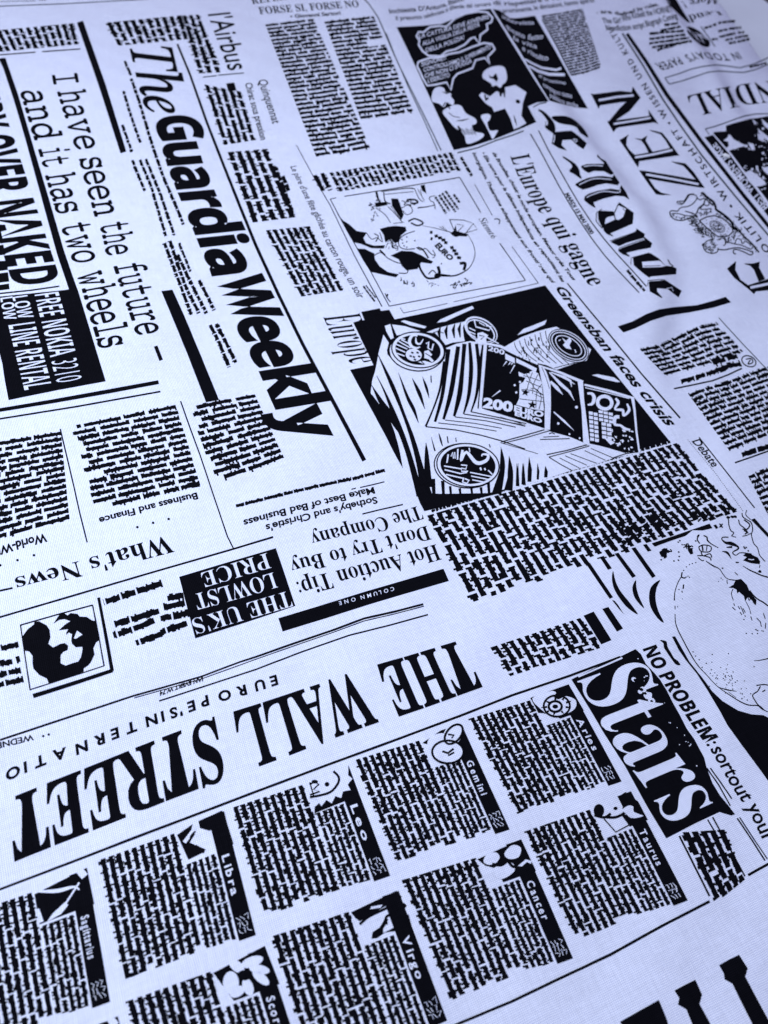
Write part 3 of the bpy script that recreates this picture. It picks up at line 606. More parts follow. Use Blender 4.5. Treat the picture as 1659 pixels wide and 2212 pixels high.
c3 = coin("coin marked 2 EURO at the bottom of the picture", 1110, 1742, 300, 208, 6, (-18, 6))
c3.line(Z3("1060,1600 1045,1700 1095,1620 1190,1720 1280,1700 1300,1650 1250,1640 1240,1660"), Z3.v([24, 22, 26, 34, 30, 24, 16, 10]), 'w', 8, 1).line(Z3("1015,1590 1012,1690"), Z3.v(14), 'w', 8)
for p, wd in [("925,1640 912,1720", 14), ("950,1660 965,1620 975,1680", 10), ("985,1620 990,1680", 10), ("885,1750 1050,1778", 12), ("890,1785 1040,1822 1100,1810", 12), ("905,1830 1060,1865", 12), ("1045,1740 1100,1745 1090,1780 1050,1770 1050,1800 1110,1800", 12), ("1130,1810 1330,1850", 11), ("1140,1845 1320,1880", 11), ("1150,1880 1280,1905", 11), ("1070,1860 1060,1900 1100,1915 1120,1885 1080,1870", 14), ("1120,1580 1128,1620", 10), ("1225,1765 1235,1790", 16), ("1265,1770 1275,1790", 14), ("1300,1790 1340,1830", 12)]: c3.line(Z3(p), Z3.v(wd), 'w', 8)
b1 = Part("banknote", "banknote with 200 and stars", cp)
b1.poly(np.concatenate([Z3("1290,605 1240,1195 1245,1210"), Z4("0,1235 180,1290 410,1365 398,1150 355,785 190,715 60,660 0,640")]), 'k', 3)
b1.line(np.concatenate([Z3("1262,575 1290,600"), Z4("0,610 170,690 350,770")]), Z3.v([16, 26, 30, 26]), 'w', 4)
b1.line(Z3("1282,600 1262,800 1250,1000 1222,1205"), Z3.v(22), 'w', 2)
b1.txt("200", 'sans', Z3("1245,1195 1530,1240"), Z3.v((14, -92)), Z3.v((6, -92)), 'w', 4, off=.05).txt("200", 'sans', Z3("1298,660 1450,705"), Z3.v((8, -44)), c='w', lv=4, off=.03)
b1.poly(Z3("1460,690 1550,735 1552,785 1462,745"), 'w', 4).poly(Z4("150,720 250,770 340,815 330,850 240,800 150,760"), 'w', 4)
for p in ["1475,765 1440,810", "1510,775 1490,800", "1550,800 1505,880", "1415,1040 1335,1100", "1530,780 1515,800"]: b1.line(Z3(p), Z3.v([14, 3]), 'w', 4)
for q in [(1550, 990), (1565, 1058), (1600, 960)]: b1.disc(Z3([q]), Z3.v(11), Z3.v(11), 0, 'w', 4, 7)
b1.poly(Z4("170,845 225,870 300,835 350,860 385,950 398,1100 405,1205 300,1190 150,1150 178,1090 180,960 215,940 235,900 175,885"), 'w', 4)
for p in ["215,880 300,905 370,930", "240,930 310,960 385,990", "195,1010 300,1020 395,1060", "180,1095 260,1105 400,1120", "240,860 290,950 330,1010 400,1060", "300,850 270,930 250,1010", "350,870 310,960 300,1050", "385,960 340,1030 330,1180", "280,1000 340,1010 380,1080 360,1190", "320,1050 400,1090"]: b1.line(Z4(p), Z4.v(6), 'k', 5, 1)
def star(par, fr, cx, cy, r, lv, c='k', rot=0):
    par.poly(fr([(cx + (r if k % 2 == 0 else r * .42) * math.sin(rot + k * math.pi / 5), cy - (r if k % 2 == 0 else r * .42) * .9 * math.cos(rot + k * math.pi / 5)) for k in range(10)]), c, lv)
star(b1, Z4, 235, 1035, 42, 6, rot=.2); star(b1, Z4, 298, 1150, 46, 6, rot=.1)
b1.poly(Z4("180,800 240,820 280,860 210,860"), 'k', 5).txt("EURO", 'bold', Z4("128,1205 260,1240 400,1262"), Z4.v((4, -52)), c='w', lv=4, off=.03).txt("EURO", 'bold', Z4("135,1245 240,1280 385,1320"), Z4.v((4, -40)), c='w', lv=4, off=.03)
b1.poly(Z4("355,778 400,795 440,850 467,960 470,1150 460,1382 412,1372 412,1150 395,1000"), 'w', 5).line(Z4("385,800 425,900 455,1000"), Z4.v(5), 'k', 6)
b2 = Part("banknote", "folded banknote with white rays", cp)
b2.poly(Z4("400,800 560,850 740,925 765,1100 770,1482 640,1432 470,1388 470,1150 466,960 430,850"), 'k', 6).line(Z4("395,800 560,855 700,915 765,940"), Z4.v([14, 22, 26, 26]), 'w', 7)
for p, wd in [("465,935 520,990 580,1058", [20, 34, 4]), ("455,850 560,960 640,1030 684,1110", [10, 30, 24, 3]), ("470,850 600,900 690,962", [8, 26, 4]), ("580,880 650,930 660,985", [8, 22, 4]), ("495,1215 590,1300 680,1386", [10, 20, 3])]: b2.line(Z4(p), Z4.v(wd), 'w', 7)
for q in [(705, 1172, 14), (537, 1322, 12), (640, 1420, 9), (735, 1458, 9)]: b2.disc(Z4([q[:2]]), Z4.v(q[2]), Z4.v(q[2]), 0, 'w', 7, 8)
b2.poly(Z4("715,930 765,935 775,1100 800,1300 828,1525 768,1508 752,1200"), 'w', 8)
b3 = Part("banknote", "rightmost banknote with a large 0 and a building", cp)
b3.line(Z4("778,965 1000,1020 1235,1090"), Z4.v([18, 22, 20]), 'w', 7).line(Z4("785,992 1000,1042 1190,1092"), Z4.v(8), 'w', 7).line(Z4("1222,1085 1240,1200 1258,1400 1285,1590"), Z4.v([30, 20, 18, 16]), 'w', 7)
b3.disc(Z4("965,1130"), Z4.v(66), Z4.v(58), 15, 'w', 7, 28, Z4.v(32)).line(Z4("805,1045 850,1050 868,1090 850,1140 808,1150"), Z4.v([18, 26, 34, 26, 14]), 'w', 7, 1)
b3.line(Z4("1065,1090 1090,1130 1060,1190 1130,1200 1140,1250 1190,1200 1170,1140"), Z4.v([16, 28, 18, 26, 20, 26, 14]), 'w', 7, 1).line(Z4("1100,1260 1060,1270 1060,1330 1110,1340 1150,1370 1200,1380"), Z4.v([30, 34, 26, 20, 26, 14]), 'w', 7, 1)
rr = random.Random(3)
for (x0, y0, nx_, ny_, dx, dy) in [(818, 1210, 2, 7, 44, 40), (908, 1200, 3, 3, 46, 36), (935, 1310, 2, 4, 48, 40)]:
    for a in range(nx_):
        for b_ in range(ny_):
            x = x0 + a * dx + b_ * 2; y = y0 + b_ * dy + a * 10
            b3.poly(Z4([(x, y), (x + dx - 7, y + 5), (x + dx - 6, y + dy - 6), (x + 2, y + dy - 10)]), 'w', 7)
for _ in range(34):
    x, y = rr.uniform(1000, 1220), rr.uniform(1380, 1560)
    if y > 1400 + (x - 850) * .45 + 20: continue
    b3.disc(Z4([(x, y)]), Z4.v(rr.uniform(6, 18)), Z4.v(rr.uniform(5, 10)), rr.uniform(0, 90), 'w', 7, 7)
b3.poly(Z4("960,1455 1000,1460 1060,1500 1020,1520"), 'w', 7)
sh = Part("banknote", "white sheets fanned along the foot of the banknotes", cp)
sh.poly(np.concatenate([Z4("0,1232 200,1300 410,1368 465,1390 640,1438 770,1492 825,1508 1000,1545 1160,1592 1282,1592 1035,1645 880,1700 660,1755 400,1840 200,1900 0,1950")]), 'w', 1)
for p, wd in [("0,1215 200,1280 410,1362", 8), ("10,1492 200,1440 410,1380", 11), ("30,1505 250,1450 460,1388", 9), ("430,1610 620,1570 825,1512", 11), ("450,1632 640,1582 822,1530", 9), ("0,1498 180,1550 350,1602", 6), ("450,1632 560,1700 662,1755", 9), ("830,1500 1000,1545 1160,1592", 8), ("1035,1642 1160,1600 1285,1580", 10), ("550,1640 730,1732", 7), ("600,1620 800,1706", 7), ("650,1600 892,1690", 7), ("780,1572 972,1662", 7), ("838,1552 1042,1640", 7), ("450,1418 480,1408 505,1420", 10), ("400,1448 545,1440", 8), ("370,1470 642,1462", 9), ("0,1260 200,1325", 5), ("20,1300 230,1335", 5), ("460,1392 640,1440 770,1495", 7)]: sh.line(Z4(p), Z4.v(wd), 'k', 2)
for x, y0, y1, wd in [(15, 1540, 1900, 34), (90, 1620, 1920, 40), (160, 1690, 1900, 24), (215, 1690, 1885, 30), (275, 1635, 1860, 40), (352, 1690, 1840, 24), (425, 1715, 1820, 34)]: sh.line(Z4([(x - 6, y0), (x, (y0 + y1) / 2), (x - 4, y1)]), Z4.v([3, wd, wd * .9]), 'k', 2)
rl = Part("coin_roll", "ribbed roll of coins", cp)
rl.poly(Z4("38,618 200,525 330,478 430,450 520,430 660,520 840,640 800,742 700,765 520,828 430,785 340,765 180,692"), 'w', 3)
for k in range(7):
    x = 130 + k * 48; rl.line(Z4([(x, 575 - k * 18), (x + 25, 640 - k * 12), (x + 90 + k * 6, 700 - k * 3 + 8), (x + 150 + k * 12, 745 + k * 6)]), Z4.v(7), 'k', 4, 1)
rr = random.Random(12)
for _ in range(44):
    u, v_ = rr.random(), rr.random(); x = 80 + 330 * u + 150 * v_; y = 620 - 120 * u + 150 * v_ - 10
    rl.line(Z4([(x, y), (x + 4, y + rr.uniform(15, 34))]), Z4.v(rr.choice((5, 8, 14))), 'k', 4)
rl.line(Z4("500,812 600,785 690,765 690,745"), Z4.v(7), 'k', 4)
for rx, ry, c, lv in ((208, 128, 'k', 5), (200, 120, 'w', 6), (192, 112, 'k', 7), (178, 100, 'w', 8), (168, 92, 'k', 9), (140, 74, 'w', 10), (130, 66, 'k', 11)): rl.disc(Z4("632,606"), Z4.v(rx), Z4.v(ry), 33, c, lv, 40)
rl.poly(Z4("570,530 610,560 640,530 660,560 640,600 660,640 610,630 580,600 600,575"), 'w', 12).line(Z4("560,550 540,560"), Z4.v(8), 'w', 12).line(Z4("690,640 700,670"), Z4.v(10), 'w', 12)
Part("flash", "white flash above the roll", cp).poly(Z4("160,508 215,452 300,420 432,368 412,410 300,462"), 'w')
Part("flash", "white flash right of the roll", cp).poly(Z4("848,876 900,868 1050,898 1108,938 1080,942 950,912"), 'w')
Part("headline", "condensed serif heading Europe beside the coin picture").txt("Europe", 'serif', B1("430,395 465,470 500,535 555,620 615,702"), B1.v((240, -28)), B1.v((215, -30)), off=-.012)
Part("headline", "rounded sans headline Greensban faces crisis").txt("Greensban faces crisis", 'sans_i', Z4("508,72 580,170 660,282 745,382 800,450 870,535 930,615 1010,705 1110,825 1215,965 1290,1050 1350,1120 1430,1230 1548,1352"), Z4.v((88, -20)), Z4.v((100, -30)), off=.032)
Part("rule_line").line(Z4("620,30 800,250 1000,490 1300,860 1660,1272"), Z4.v([12, 14, 14, 16]))

# ---- ball cartoon
cc = Part("cartoon_panel", "line cartoon of men pushing a huge sack below the Italian column")
for p, wd in [("75,325 120,315", 6), ("180,305 600,238 1030,165", 7), ("1030,165 1105,290 1185,425", 7), ("1325,650 1420,785 1515,925", 7), ("1515,925 1000,1020 510,1115", 7), ("75,325 200,560 380,870 510,1115", 7), ("1140,215 1270,445", 5), ("1415,675 1610,945", 5), ("1610,945 1300,1015 985,1082", 5), ("940,1095 615,1165", 5), ("590,1125 615,1165", 5)]: cc.line(Z2(p), Z2.v(wd))
mn = Part("figure", "crowd in black coats on a slope", cc)
mn.poly(Z2("125,430 170,482 215,510 270,560 345,572 320,612 340,650 400,668 480,665 470,690 380,688 300,655 250,645 200,560")).poly(Z2("270,690 330,692 400,725 405,770 440,820 500,862 582,880 560,902 490,888 410,870 372,862 320,780"))
mn.poly(Z2("440,545 500,528 560,522 632,530 638,560 600,590 578,640 555,652 520,620 480,640 470,590")).poly(Z2("520,742 600,706 680,710 750,740 800,770 835,785 820,802 745,792 720,840 640,852 605,820 580,770")).poly(Z2("740,225 772,218 785,286 752,262")).poly(Z2("525,320 575,322 600,390 618,440 600,480 560,420 530,375")).poly(Z2("402,352 490,345 500,368 415,386"))
for p, wd in [("415,272 430,330", 16), ("450,270 640,245 700,250", 8), ("480,290 690,270", 5), ("700,255 730,320 760,345", 6), ("720,250 770,340", 5), ("740,250 750,300", 4), ("470,275 480,340 520,360", 9), ("412,390 480,440 520,500", 6), ("500,380 560,440 610,500", 6), ("520,375 600,485", 4), ("540,505 620,495", 5), ("585,350 600,390 640,370 670,380 680,420 640,440 610,410", 6), ("640,330 700,330 720,350 680,360", 14), ("650,490 700,470 760,500 720,520 670,500", 12), ("340,570 380,620 420,610 460,640 440,570", 6), ("400,580 430,600 410,640", 8), ("490,600 530,640 540,680 570,690", 8), ("400,740 450,720 500,760 560,790 600,800", 7), ("580,870 640,870 650,830", 7), ("440,700 480,740", 14), ("730,800 740,840 780,900 820,910 880,900", 16), ("800,880 830,850 860,880", 8), ("870,820 880,870 850,890 890,890", 22), ("880,880 960,890", 12), ("710,680 740,700 780,690 820,730 850,740", 7), ("720,680 760,700 800,760", 12), ("830,700 850,740 830,760", 6), ("1030,800 1070,800 1060,850", 22), ("480,1020 500,1060 520,1085", 7), ("500,1025 490,1050", 12)]: mn.line(Z2(p), Z2.v(wd), 'k', 0, 1 if p.count(' ') > 1 else 0)
rr = random.Random(8)
scrib(mn, "590,920 690,950", 10, 14, 6, Z2); scrib(mn, "970,960 1110,950", 12, 20, 7, Z2); scrib(mn, "350,350 410,400 390,490", 10, 20, 5, Z2); scrib(mn, "420,290 440,380", 8, 12, 6, Z2); scrib(mn, "470,600 560,700", 14, 16, 5, Z2); scrib(mn, "620,360 700,340", 12, 14, 6, Z2); scrib(mn, "790,930 870,950", 10, 8, 4, Z2)
sk = Part("sack", "round sack lettered EURO", cc)
sk.line(Z2("755,522 830,535 910,555 965,570"), Z2.v([3, 6]), sm=1).line(Z2("1090,588 1130,660 1142,740 1110,820 1060,862 990,890 890,892"), Z2.v([4, 6, 6, 12, 8]), sm=1).line(Z2("700,560 620,590 580,635 592,680 640,695 700,690"), Z2.v(7), sm=1)
sk.poly(Z2("960,575 985,560 1000,515 1008,560 1050,572 1095,585 1080,602 1030,598 1000,605 975,592")).line(Z2("955,475 990,560"), Z2.v(6)).line(Z2("955,475 1060,480 1130,505 1070,582"), Z2.v(6)).line(Z2("1130,505 1160,548 1060,580"), Z2.v(5)).line(Z2("1010,510 1060,520 1015,565"), Z2.v(6)).line(Z2("880,530 940,560 900,525"), Z2.v(5))
sk.txt("EURO", 'bold', Z2("845,668 895,722 958,780"), Z2.v((36, -26)), Z2.v((34, -22)), off=.03)
for p in ["845,600 870,595", "870,612 900,610", "895,628 925,625", "915,645 940,648", "960,685 985,680", "975,705 1005,705", "990,730 1020,728", "1010,755 1040,760", "810,570 830,570", "815,615 830,620"]: sk.line(Z2(p), Z2.v(22))
for q in [(605, 625), (640, 605), (640, 640), (610, 650), (700, 632), (620, 670), (640, 680), (895, 802)]: sk.disc(Z2([q]), Z2.v(6), Z2.v(6), 0, 'k', 0, 6)
sg = Part("signature", "handwritten signature by the frame", cc)
sg.txt("Siemt\u00e9", 'bital', Z2("1168,472 1215,545 1268,618"), Z2.v((48, -18)), Z2.v((40, -14)))
sg.line(Z2("1285,475 1300,470 1325,480 1320,510"), Z2.v(8), sm=1)
sb_ = Part("caption", "slanting speech lines", cc)
for k, p in enumerate(["850,308 930,430", "878,295 955,410", "900,280 1000,420", "925,265 1020,400", "985,290 1030,350"]): sb_.tl(Z2(p), Z2.v(17), 90 + k, wl=(.8, 1.8))
sb_.line(Z2("720,390 790,382 850,368"), Z2.v([10, 6])).line(Z2("850,300 808,312 815,338 838,350 850,400"), Z2.v(6), sm=1)

# ---- right hand columns
Part("text_column", "wavy block of print near the right edge").col(B2("835,612 960,585 1080,530 1200,470 1335,440"), B2("985,765 1130,725 1260,690 1370,650 1490,610"), 7, 101, wl=(1.3, 3.6), jag=1.3)
Part("text_column").col(B2("1300,692 1380,672 1460,648"), B2("1330,740 1400,712 1485,700"), 2, 102, jag=1.3).tl(B2("1095,812 1200,785 1340,740 1440,705"), B2.v(30), 103, wl=(2, 3))
rules(B2, [("1050,860 1150,840 1300,808 1400,770 1490,728", 8), ("1445,1340 1560,1300 1700,1250", 8)])
rules(B2, [("1340,400 1500,575 1659,742 1720,805", 5)], c='g')
em = Part("emblem", "small ringed emblem beside the column")
em.disc(B2("1535,682"), B2.v(48), B2.v(33), 25, 'k', 0, 26, B2.v(8)).line(B2("1515,670 1550,665 1560,690 1530,700 1545,672"), B2.v(8), sm=1)
Part("text_column", "large block of print against the right edge").col(B2("1150,905 1250,865 1380,830 1510,780 1720,705"), B2("1400,1250 1540,1195 1659,1150 1800,1100 1960,1050"), 12, 104, wl=(1.3, 4), jag=1.3)
Part("text_column").tl(B2("1490,1288 1600,1255 1710,1220"), B2.v(34), 105, wl=(2, 3))
Part("text_column", "lowest block of print against the right edge").col(B2("1535,1435 1659,1388 1850,1320"), B2("1660,1680 1800,1620 2000,1540"), 8, 106, wl=(1.3, 4), jag=1.3)
Part("headline", "small word Debate running down the margin").txt("Debate", 'sans', B2("1165,1200 1230,1280 1300,1370"), B2.v((52, -16)), B2.v((50, -18)), off=.02)
rules(B2, [("1212,1175 1390,1400 1572,1632", 6)])
Part("dotted_line").dots(along(B2("1140,1192 1320,1410 1495,1650"), np.linspace(0, 1, 44)), B2.v(3.2))

# ---- big column under the coin picture
big = Part("text_column", "very wide block of upright print under the coin picture")
f1 = V1("1457,958 1520,1035 1592,1110"); l1 = V1("928,1112 978,1200 1030,1302")
mid = lambda s, u0, u1: np.array([to_v([(1 - s) * along(plane0(f1), [u])[0] + s * along(plane0(l1), [u])[0]])[0] for u in np.linspace(u0, u1, 3)])
big.col(mid(0, 0, .98), mid(.30, 0, 1.0), 11, 111, wl=(1.2, 4.6), merge=.16, rag=.06).col(mid(.333, 0, 1.02), mid(.78, 0, 1.0), 16, 112, wl=(1.2, 4.6), merge=.16, rag=.08).col(mid(.81, 0, 1.0), mid(1, 0, 1.0), 7, 113, wl=(1.2, 4.6), merge=.16, rag=.04)
big.tl(V1("932,1104 1060,1066 1200,1025 1330,988 1448,954"), 6, 7, wl=(1, 2.2))
for p in ["478,335 503,327 655,552 633,563", "573,300 600,297 648,365 622,375", "665,270 690,263 803,415 780,427", "773,235 800,228 932,415 908,428", "848,212 872,207 905,250 880,257", "905,203 1120,130 1280,75 1300,105 1235,120 1170,118 1125,155 1020,190 925,225", "648,570 665,575 690,605 725,662 690,625", "463,672 530,645 645,830 578,858", "585,628 625,615 720,755 680,775", "1305,86 1322,80 1338,104 1322,110"]: Part("black_bar").poly(C2(p))
Part("cross_mark").line(C2("1345,75 1365,102"), C2.v(9)).line(C2("1365,76 1345,100"), C2.v(9))
for p in ["655,383 648,440 670,515 740,612 816,664 765,590 705,515 672,450", "803,441 780,490 798,560 856,624 822,545 806,485", "960,440 905,480 888,545 900,620 945,690 984,716 948,640 930,560 938,490"]: Part("crescent").poly(C2(p), sm=1)
Part("text_column", "block of print below the blank gap").col(C2("430,690 500,790 560,885"), C2("-110,868 -50,960 0,1060"), 12, 121, wl=(1.2, 4), merge=.14, jag=1.2)
big2 = Part("text_column", "loose ends of print left of the cartoon head")
for k, p in enumerate(["700,60 780,180", "750,40 835,160", "830,30 905,130", "900,20 975,110", "960,5 1050,80", "1165,0 1220,55", "1225,0 1262,40", "600,150 660,235", "640,140 740,205"]): big2.tl(C2(p), C2.v(30), 130 + k, wl=(1, 2.4))

# ---- cartoon head at the right edge
hd = Part("cartoon_head", "huge bald cartoon head in thin dotted outline at the right edge")
h = lambda p, wd=9, sm=1: hd.line(Z6(p), Z6.v(wd), 'k', 0, sm)
h("480,680 445,740 422,800 408,860 405,930", [9, 9, 9, 12]); h("412,985 412,1022", 9, 0); h("412,1068 416,1150 440,1230 480,1310 560,1460 640,1590 740,1700 850,1815 1000,1920 1100,1980 1180,2008 1262,2012 1310,2050 1400,2090", [8, 12, 12, 10, 8, 8, 12, 12, 9])
h("850,1820 950,1850 1050,1865", [4, 14, 4]); h("960,1870 1040,1930", 5); h("485,640 480,690 520,700", 14)
for a, b in [(500, 620), (530, 585), (560, 562), (590, 550), (625, 540), (545, 680), (560, 692), (525, 690)]: hd.disc(Z6([(a, b)]), Z6.v(8), Z6.v(6), 0, 'k', 0, 7)
h("500,765 495,810", 14, 0); h("445,815 460,818", 9, 0); h("480,830 488,850", 10, 0); h("485,912 489,916", 9, 0); h("435,992 442,998", 10, 0)
h("730,525 800,572 868,606 905,660 950,706 1030,722 1092,714", [8, 14, 8, 8, 10, 12])
hd.poly(Z6("1030,730 1092,710 1150,768 1180,838 1212,882 1250,925 1245,978 1205,932 1162,892 1132,942 1120,885 1072,842 1050,858 1045,820 1010,802 960,800 1012,768"))
h("1180,828 1225,885 1275,925 1320,950 1400,1010", 14); h("1008,812 992,862 1012,932", 8); h("1160,890 1175,930 1190,905", 9); h("1140,940 1175,1010 1192,1070", 7); h("1210,940 1240,975", 9)
for p in ["1000,1000 1035,1030", "1060,990 1080,1020", "1085,990 1105,1030 1120,1070", "1110,1010 1135,1055", "1080,1050 1100,1080", "1130,1080 1135,1100", "1015,960 1025,985", "1190,1095 1205,1135", "1250,1110 1290,1150 1300,1200", "1320,1060 1340,1120", "1345,1160 1340,1220", "1235,1225 1270,1245", "1300,1240 1325,1248", "855,735 862,738", "880,700 892,702", "900,715 905,720", "945,720 950,760", "1025,640 1060,672"]: h(p, 9, 0)
h("1225,1550 1290,1545 1400,1520", [6, 14]); h("1110,575 1180,618 1240,645 1300,672 1400,700", [6, 14, 14, 16]); hd.poly(Z6("1260,640 1280,615 1300,625 1300,648"))
hd.poly(Z6("1110,468 1140,445 1200,458 1262,488 1288,528 1282,558 1190,547 1110,518 1150,485"), 'k').line(Z6("1165,505 1200,512 1225,508"), Z6.v(9), 'w', 1)
h("890,300 905,280 962,280", 12); h("890,300 930,335 990,345 1055,375 1060,400 1010,430 1010,450 1040,465 1080,440 1150,445 1200,455", [9, 26, 40, 20, 14, 10, 10, 12, 14]); h("895,425 950,440 992,502", [4, 24, 4]); h("940,385 1000,380", [8, 26]); hd.poly(Z6("1035,530 1070,535 1065,548 1035,545")); h("1285,565 1280,595", 9, 0)
h("940,72 962,100 965,150 985,210 1015,235 990,270", 11); h("1000,270 1040,280", 9, 0)
for q in [(960, 75), (1000, 70), (1030, 68)]: hd.disc(Z6([q]), Z6.v(20), Z6.v(13), 20)
h("1065,100 1080,150 1130,190 1165,240", 12); h("1100,30 1110,70 1150,100 1195,130 1210,200 1195,250", 11); h("1150,0 1140,50 1190,100", 9); h("1105,195 1150,200 1180,150 1120,100", 14); h("1195,250 1220,340 1260,390 1280,460 1310,500 1340,530", 10); h("1105,270 1150,260 1190,240", 10); h("1120,210 1150,230 1130,250", 14)
hd.poly(Z6("1192,100 1232,85 1300,165 1420,290 1400,318 1280,190"))
h("638,275 660,255 640,300 665,345", 13); h("705,262 740,280 745,310 780,345 858,390", [12, 16, 10, 8]); h("655,380 700,360 770,370 785,400 760,430 680,425 655,380", 12); h("690,365 700,420", 16, 0); h("740,370 735,420", 10, 0); h("680,430 700,470 770,450 790,490", 12); h("640,470 700,470 770,490 782,520", 12); h("650,490 690,520 710,515", 10)
scrib(hd, "260,430 330,410 320,470", 20, 14, 12, Z6); scrib(hd, "500,360 560,390 590,440", 16, 16, 12, Z6)
hd.poly(Z6("250,430 310,392 380,430 330,440 325,492 270,480")).poly(Z6("540,380 590,400 600,450 570,458 545,420"))
for q in [(445, 330), (462, 315), (450, 432), (455, 478), (270, 512), (400, 524), (447, 516), (625, 318), (1120, 380), (1145, 385), (1130, 395), (1165, 420), (900, 598)]: hd.disc(Z6([q]), Z6.v(11), Z6.v(8), 20, 'k', 0, 7)
rr = random.Random(77)
for _ in range(46):
    x = rr.gauss(950, 90); y = 1760 + (x - 950) * .45 + rr.gauss(0, 70)
    hd.disc(Z6([(x, y)]), Z6.v(rr.uniform(5, 10)), Z6.v(rr.uniform(4, 7)), rr.uniform(0, 90), 'k', 0, 6)
for q in [(597, 1458), (622, 1502), (660, 1540), (733, 1577), (795, 1485), (785, 1643), (690, 1618), (1145, 1270), (1205, 1272), (1260, 1270), (1120, 1125), (1225, 1612), (1155, 1955), (1190, 1890), (1100, 1940)]: hd.disc(Z6([q]), Z6.v(8), Z6.v(7), 0, 'k', 0, 6)
h("1248,1805 1330,1795 1400,1810", 12); h("1290,1812 1262,1862 1210,1905 1235,1960 1262,2000 1300,2030 1330,2060", 12); h("1340,1850 1310,1870", 12)
Part("black_shape", "black tapered shape curving under the cartoon head").poly(np.concatenate([Z6("380,1303 412,1298 470,1400 560,1560 640,1660 720,1760 790,1860 900,1965 1060,2062 1200,2102 1320,2110 1420,2160 1560,2230"), V1("1760,1640 1760,1830 1665,1695 1639,1659"), Z6("1100,2420 950,2212 880,2080 740,1845 640,1690 520,1540 450,1440")]))
Part("headline", "bold capitals NO PROBLEM running down beside Stars").txt("NO PROBLEM:", 'heavy', C2("848,888 890,965 950,1058 1010,1150 1065,1225 1115,1300 1160,1370 1210,1440 1270,1520"), C2.v((85, -30)), C2.v((88, -36)), off=.02)
Part("headline", "lower case words sortout your at the lower right").txt("sortout your", 'sans', V1("1534,1618 1548,1642 1563,1667 1578,1695 1596,1722 1616,1748 1632,1782 1652,1822"), (29, -11), (29, -12), off=.018)
Part("smudge").poly(C2("958,830 1000,838 1008,872 1035,920 1052,948 1075,965 1092,992 1062,988 1035,955 1008,915 985,880 980,850"), sm=1)

# ---- horoscope section
sp_ = Part("stars_panel", "tall black panel with big white word Stars")
sp_.poly(np.concatenate([C2("385,1085 560,1000 680,948 800,888 835,920 868,985 920,1040 962,1090 1005,1160 1042,1235 1090,1320 1130,1400 1180,1470 1245,1590 1262,1659"), D2("1300,100 1350,180 1400,240 1446,300 1420,308 1372,294 1345,285 1190,358 1000,456 870,240 740,0"), C2("600,1440 500,1270")]))
Part("lettering", "white serif word Stars", sp_).txt("Stars", 'serif', C2("428,1095 520,1270 600,1405 668,1515 750,1640 830,1745 935,1885 1012,2028"), C2.v((410, -150)), C2.v((420, -190)), 'w', off=-.006, space=.95)
sp_.line(C2("430,1068 560,1012 715,945"), C2.v([9, 10, 11]), 'w')
for q in [(790, 1085, 18), (830, 1165, 16), (880, 1190, 30), (905, 1225, 26), (850, 1150, 22), (895, 1180, 14)]: sp_.disc(C2([q[:2]]), C2.v(q[2]), C2.v(q[2] * .8), 30, 'w', 2, 8)
for q in [(800, 1090, 14), (838, 1150, 15), (905, 1225, 10), (862, 1175, 12)]: sp_.disc(C2([q[:2]]), C2.v(q[2]), C2.v(q[2] * .7), 20, 'k', 3, 8)
rr = random.Random(4)
for _ in range(40):
    u = rr.random(); x = 800 + 440 * u + rr.gauss(0, 22); y = 940 + 680 * u + rr.gauss(0, 26)
    if x > 838 + (y - 920) * .60 - 30: continue
    sp_.disc(C2([(x, y)]), C2.v(rr.uniform(2, 6)), C2.v(rr.uniform(2, 5)), 0, 'w', 1, 6)
Part("rule_line", "long rule between the financial masthead and the horoscopes").line(V1("-20,1930 0,1921 150,1864 300,1806 430,1757 553,1710 700,1655 850,1600 1000,1544 1106,1502 1230,1460 1340,1419"), V1.v([5, 6, 5.4, 5.4, 5]))
Part("rule_line", "long rule under the horoscope boxes").line(V1("960,2224 1106,2163 1200,2118 1319,2062 1430,2000 1533,1947"), V1.v([6, 6.5, 6]))
rules(D2, [("1085,440 1180,630 1280,830", 10), ("1300,318 1400,500 1510,702", 8), ("1268,335 1330,440", 7), ("1460,325 1550,460 1640,600", 8), ("1475,320 1560,450 1655,590", 6), ("1530,695 1600,655 1720,590", 14), ("1262,0 1340,110 1415,245", 7), ("1285,0 1360,105 1425,200", 7)])
column(D2, "1355,400 1495,735", "1125,415 1340,860", 5, 140, "narrow strip of print right of the horoscopes", merge=.2, fill=.72)

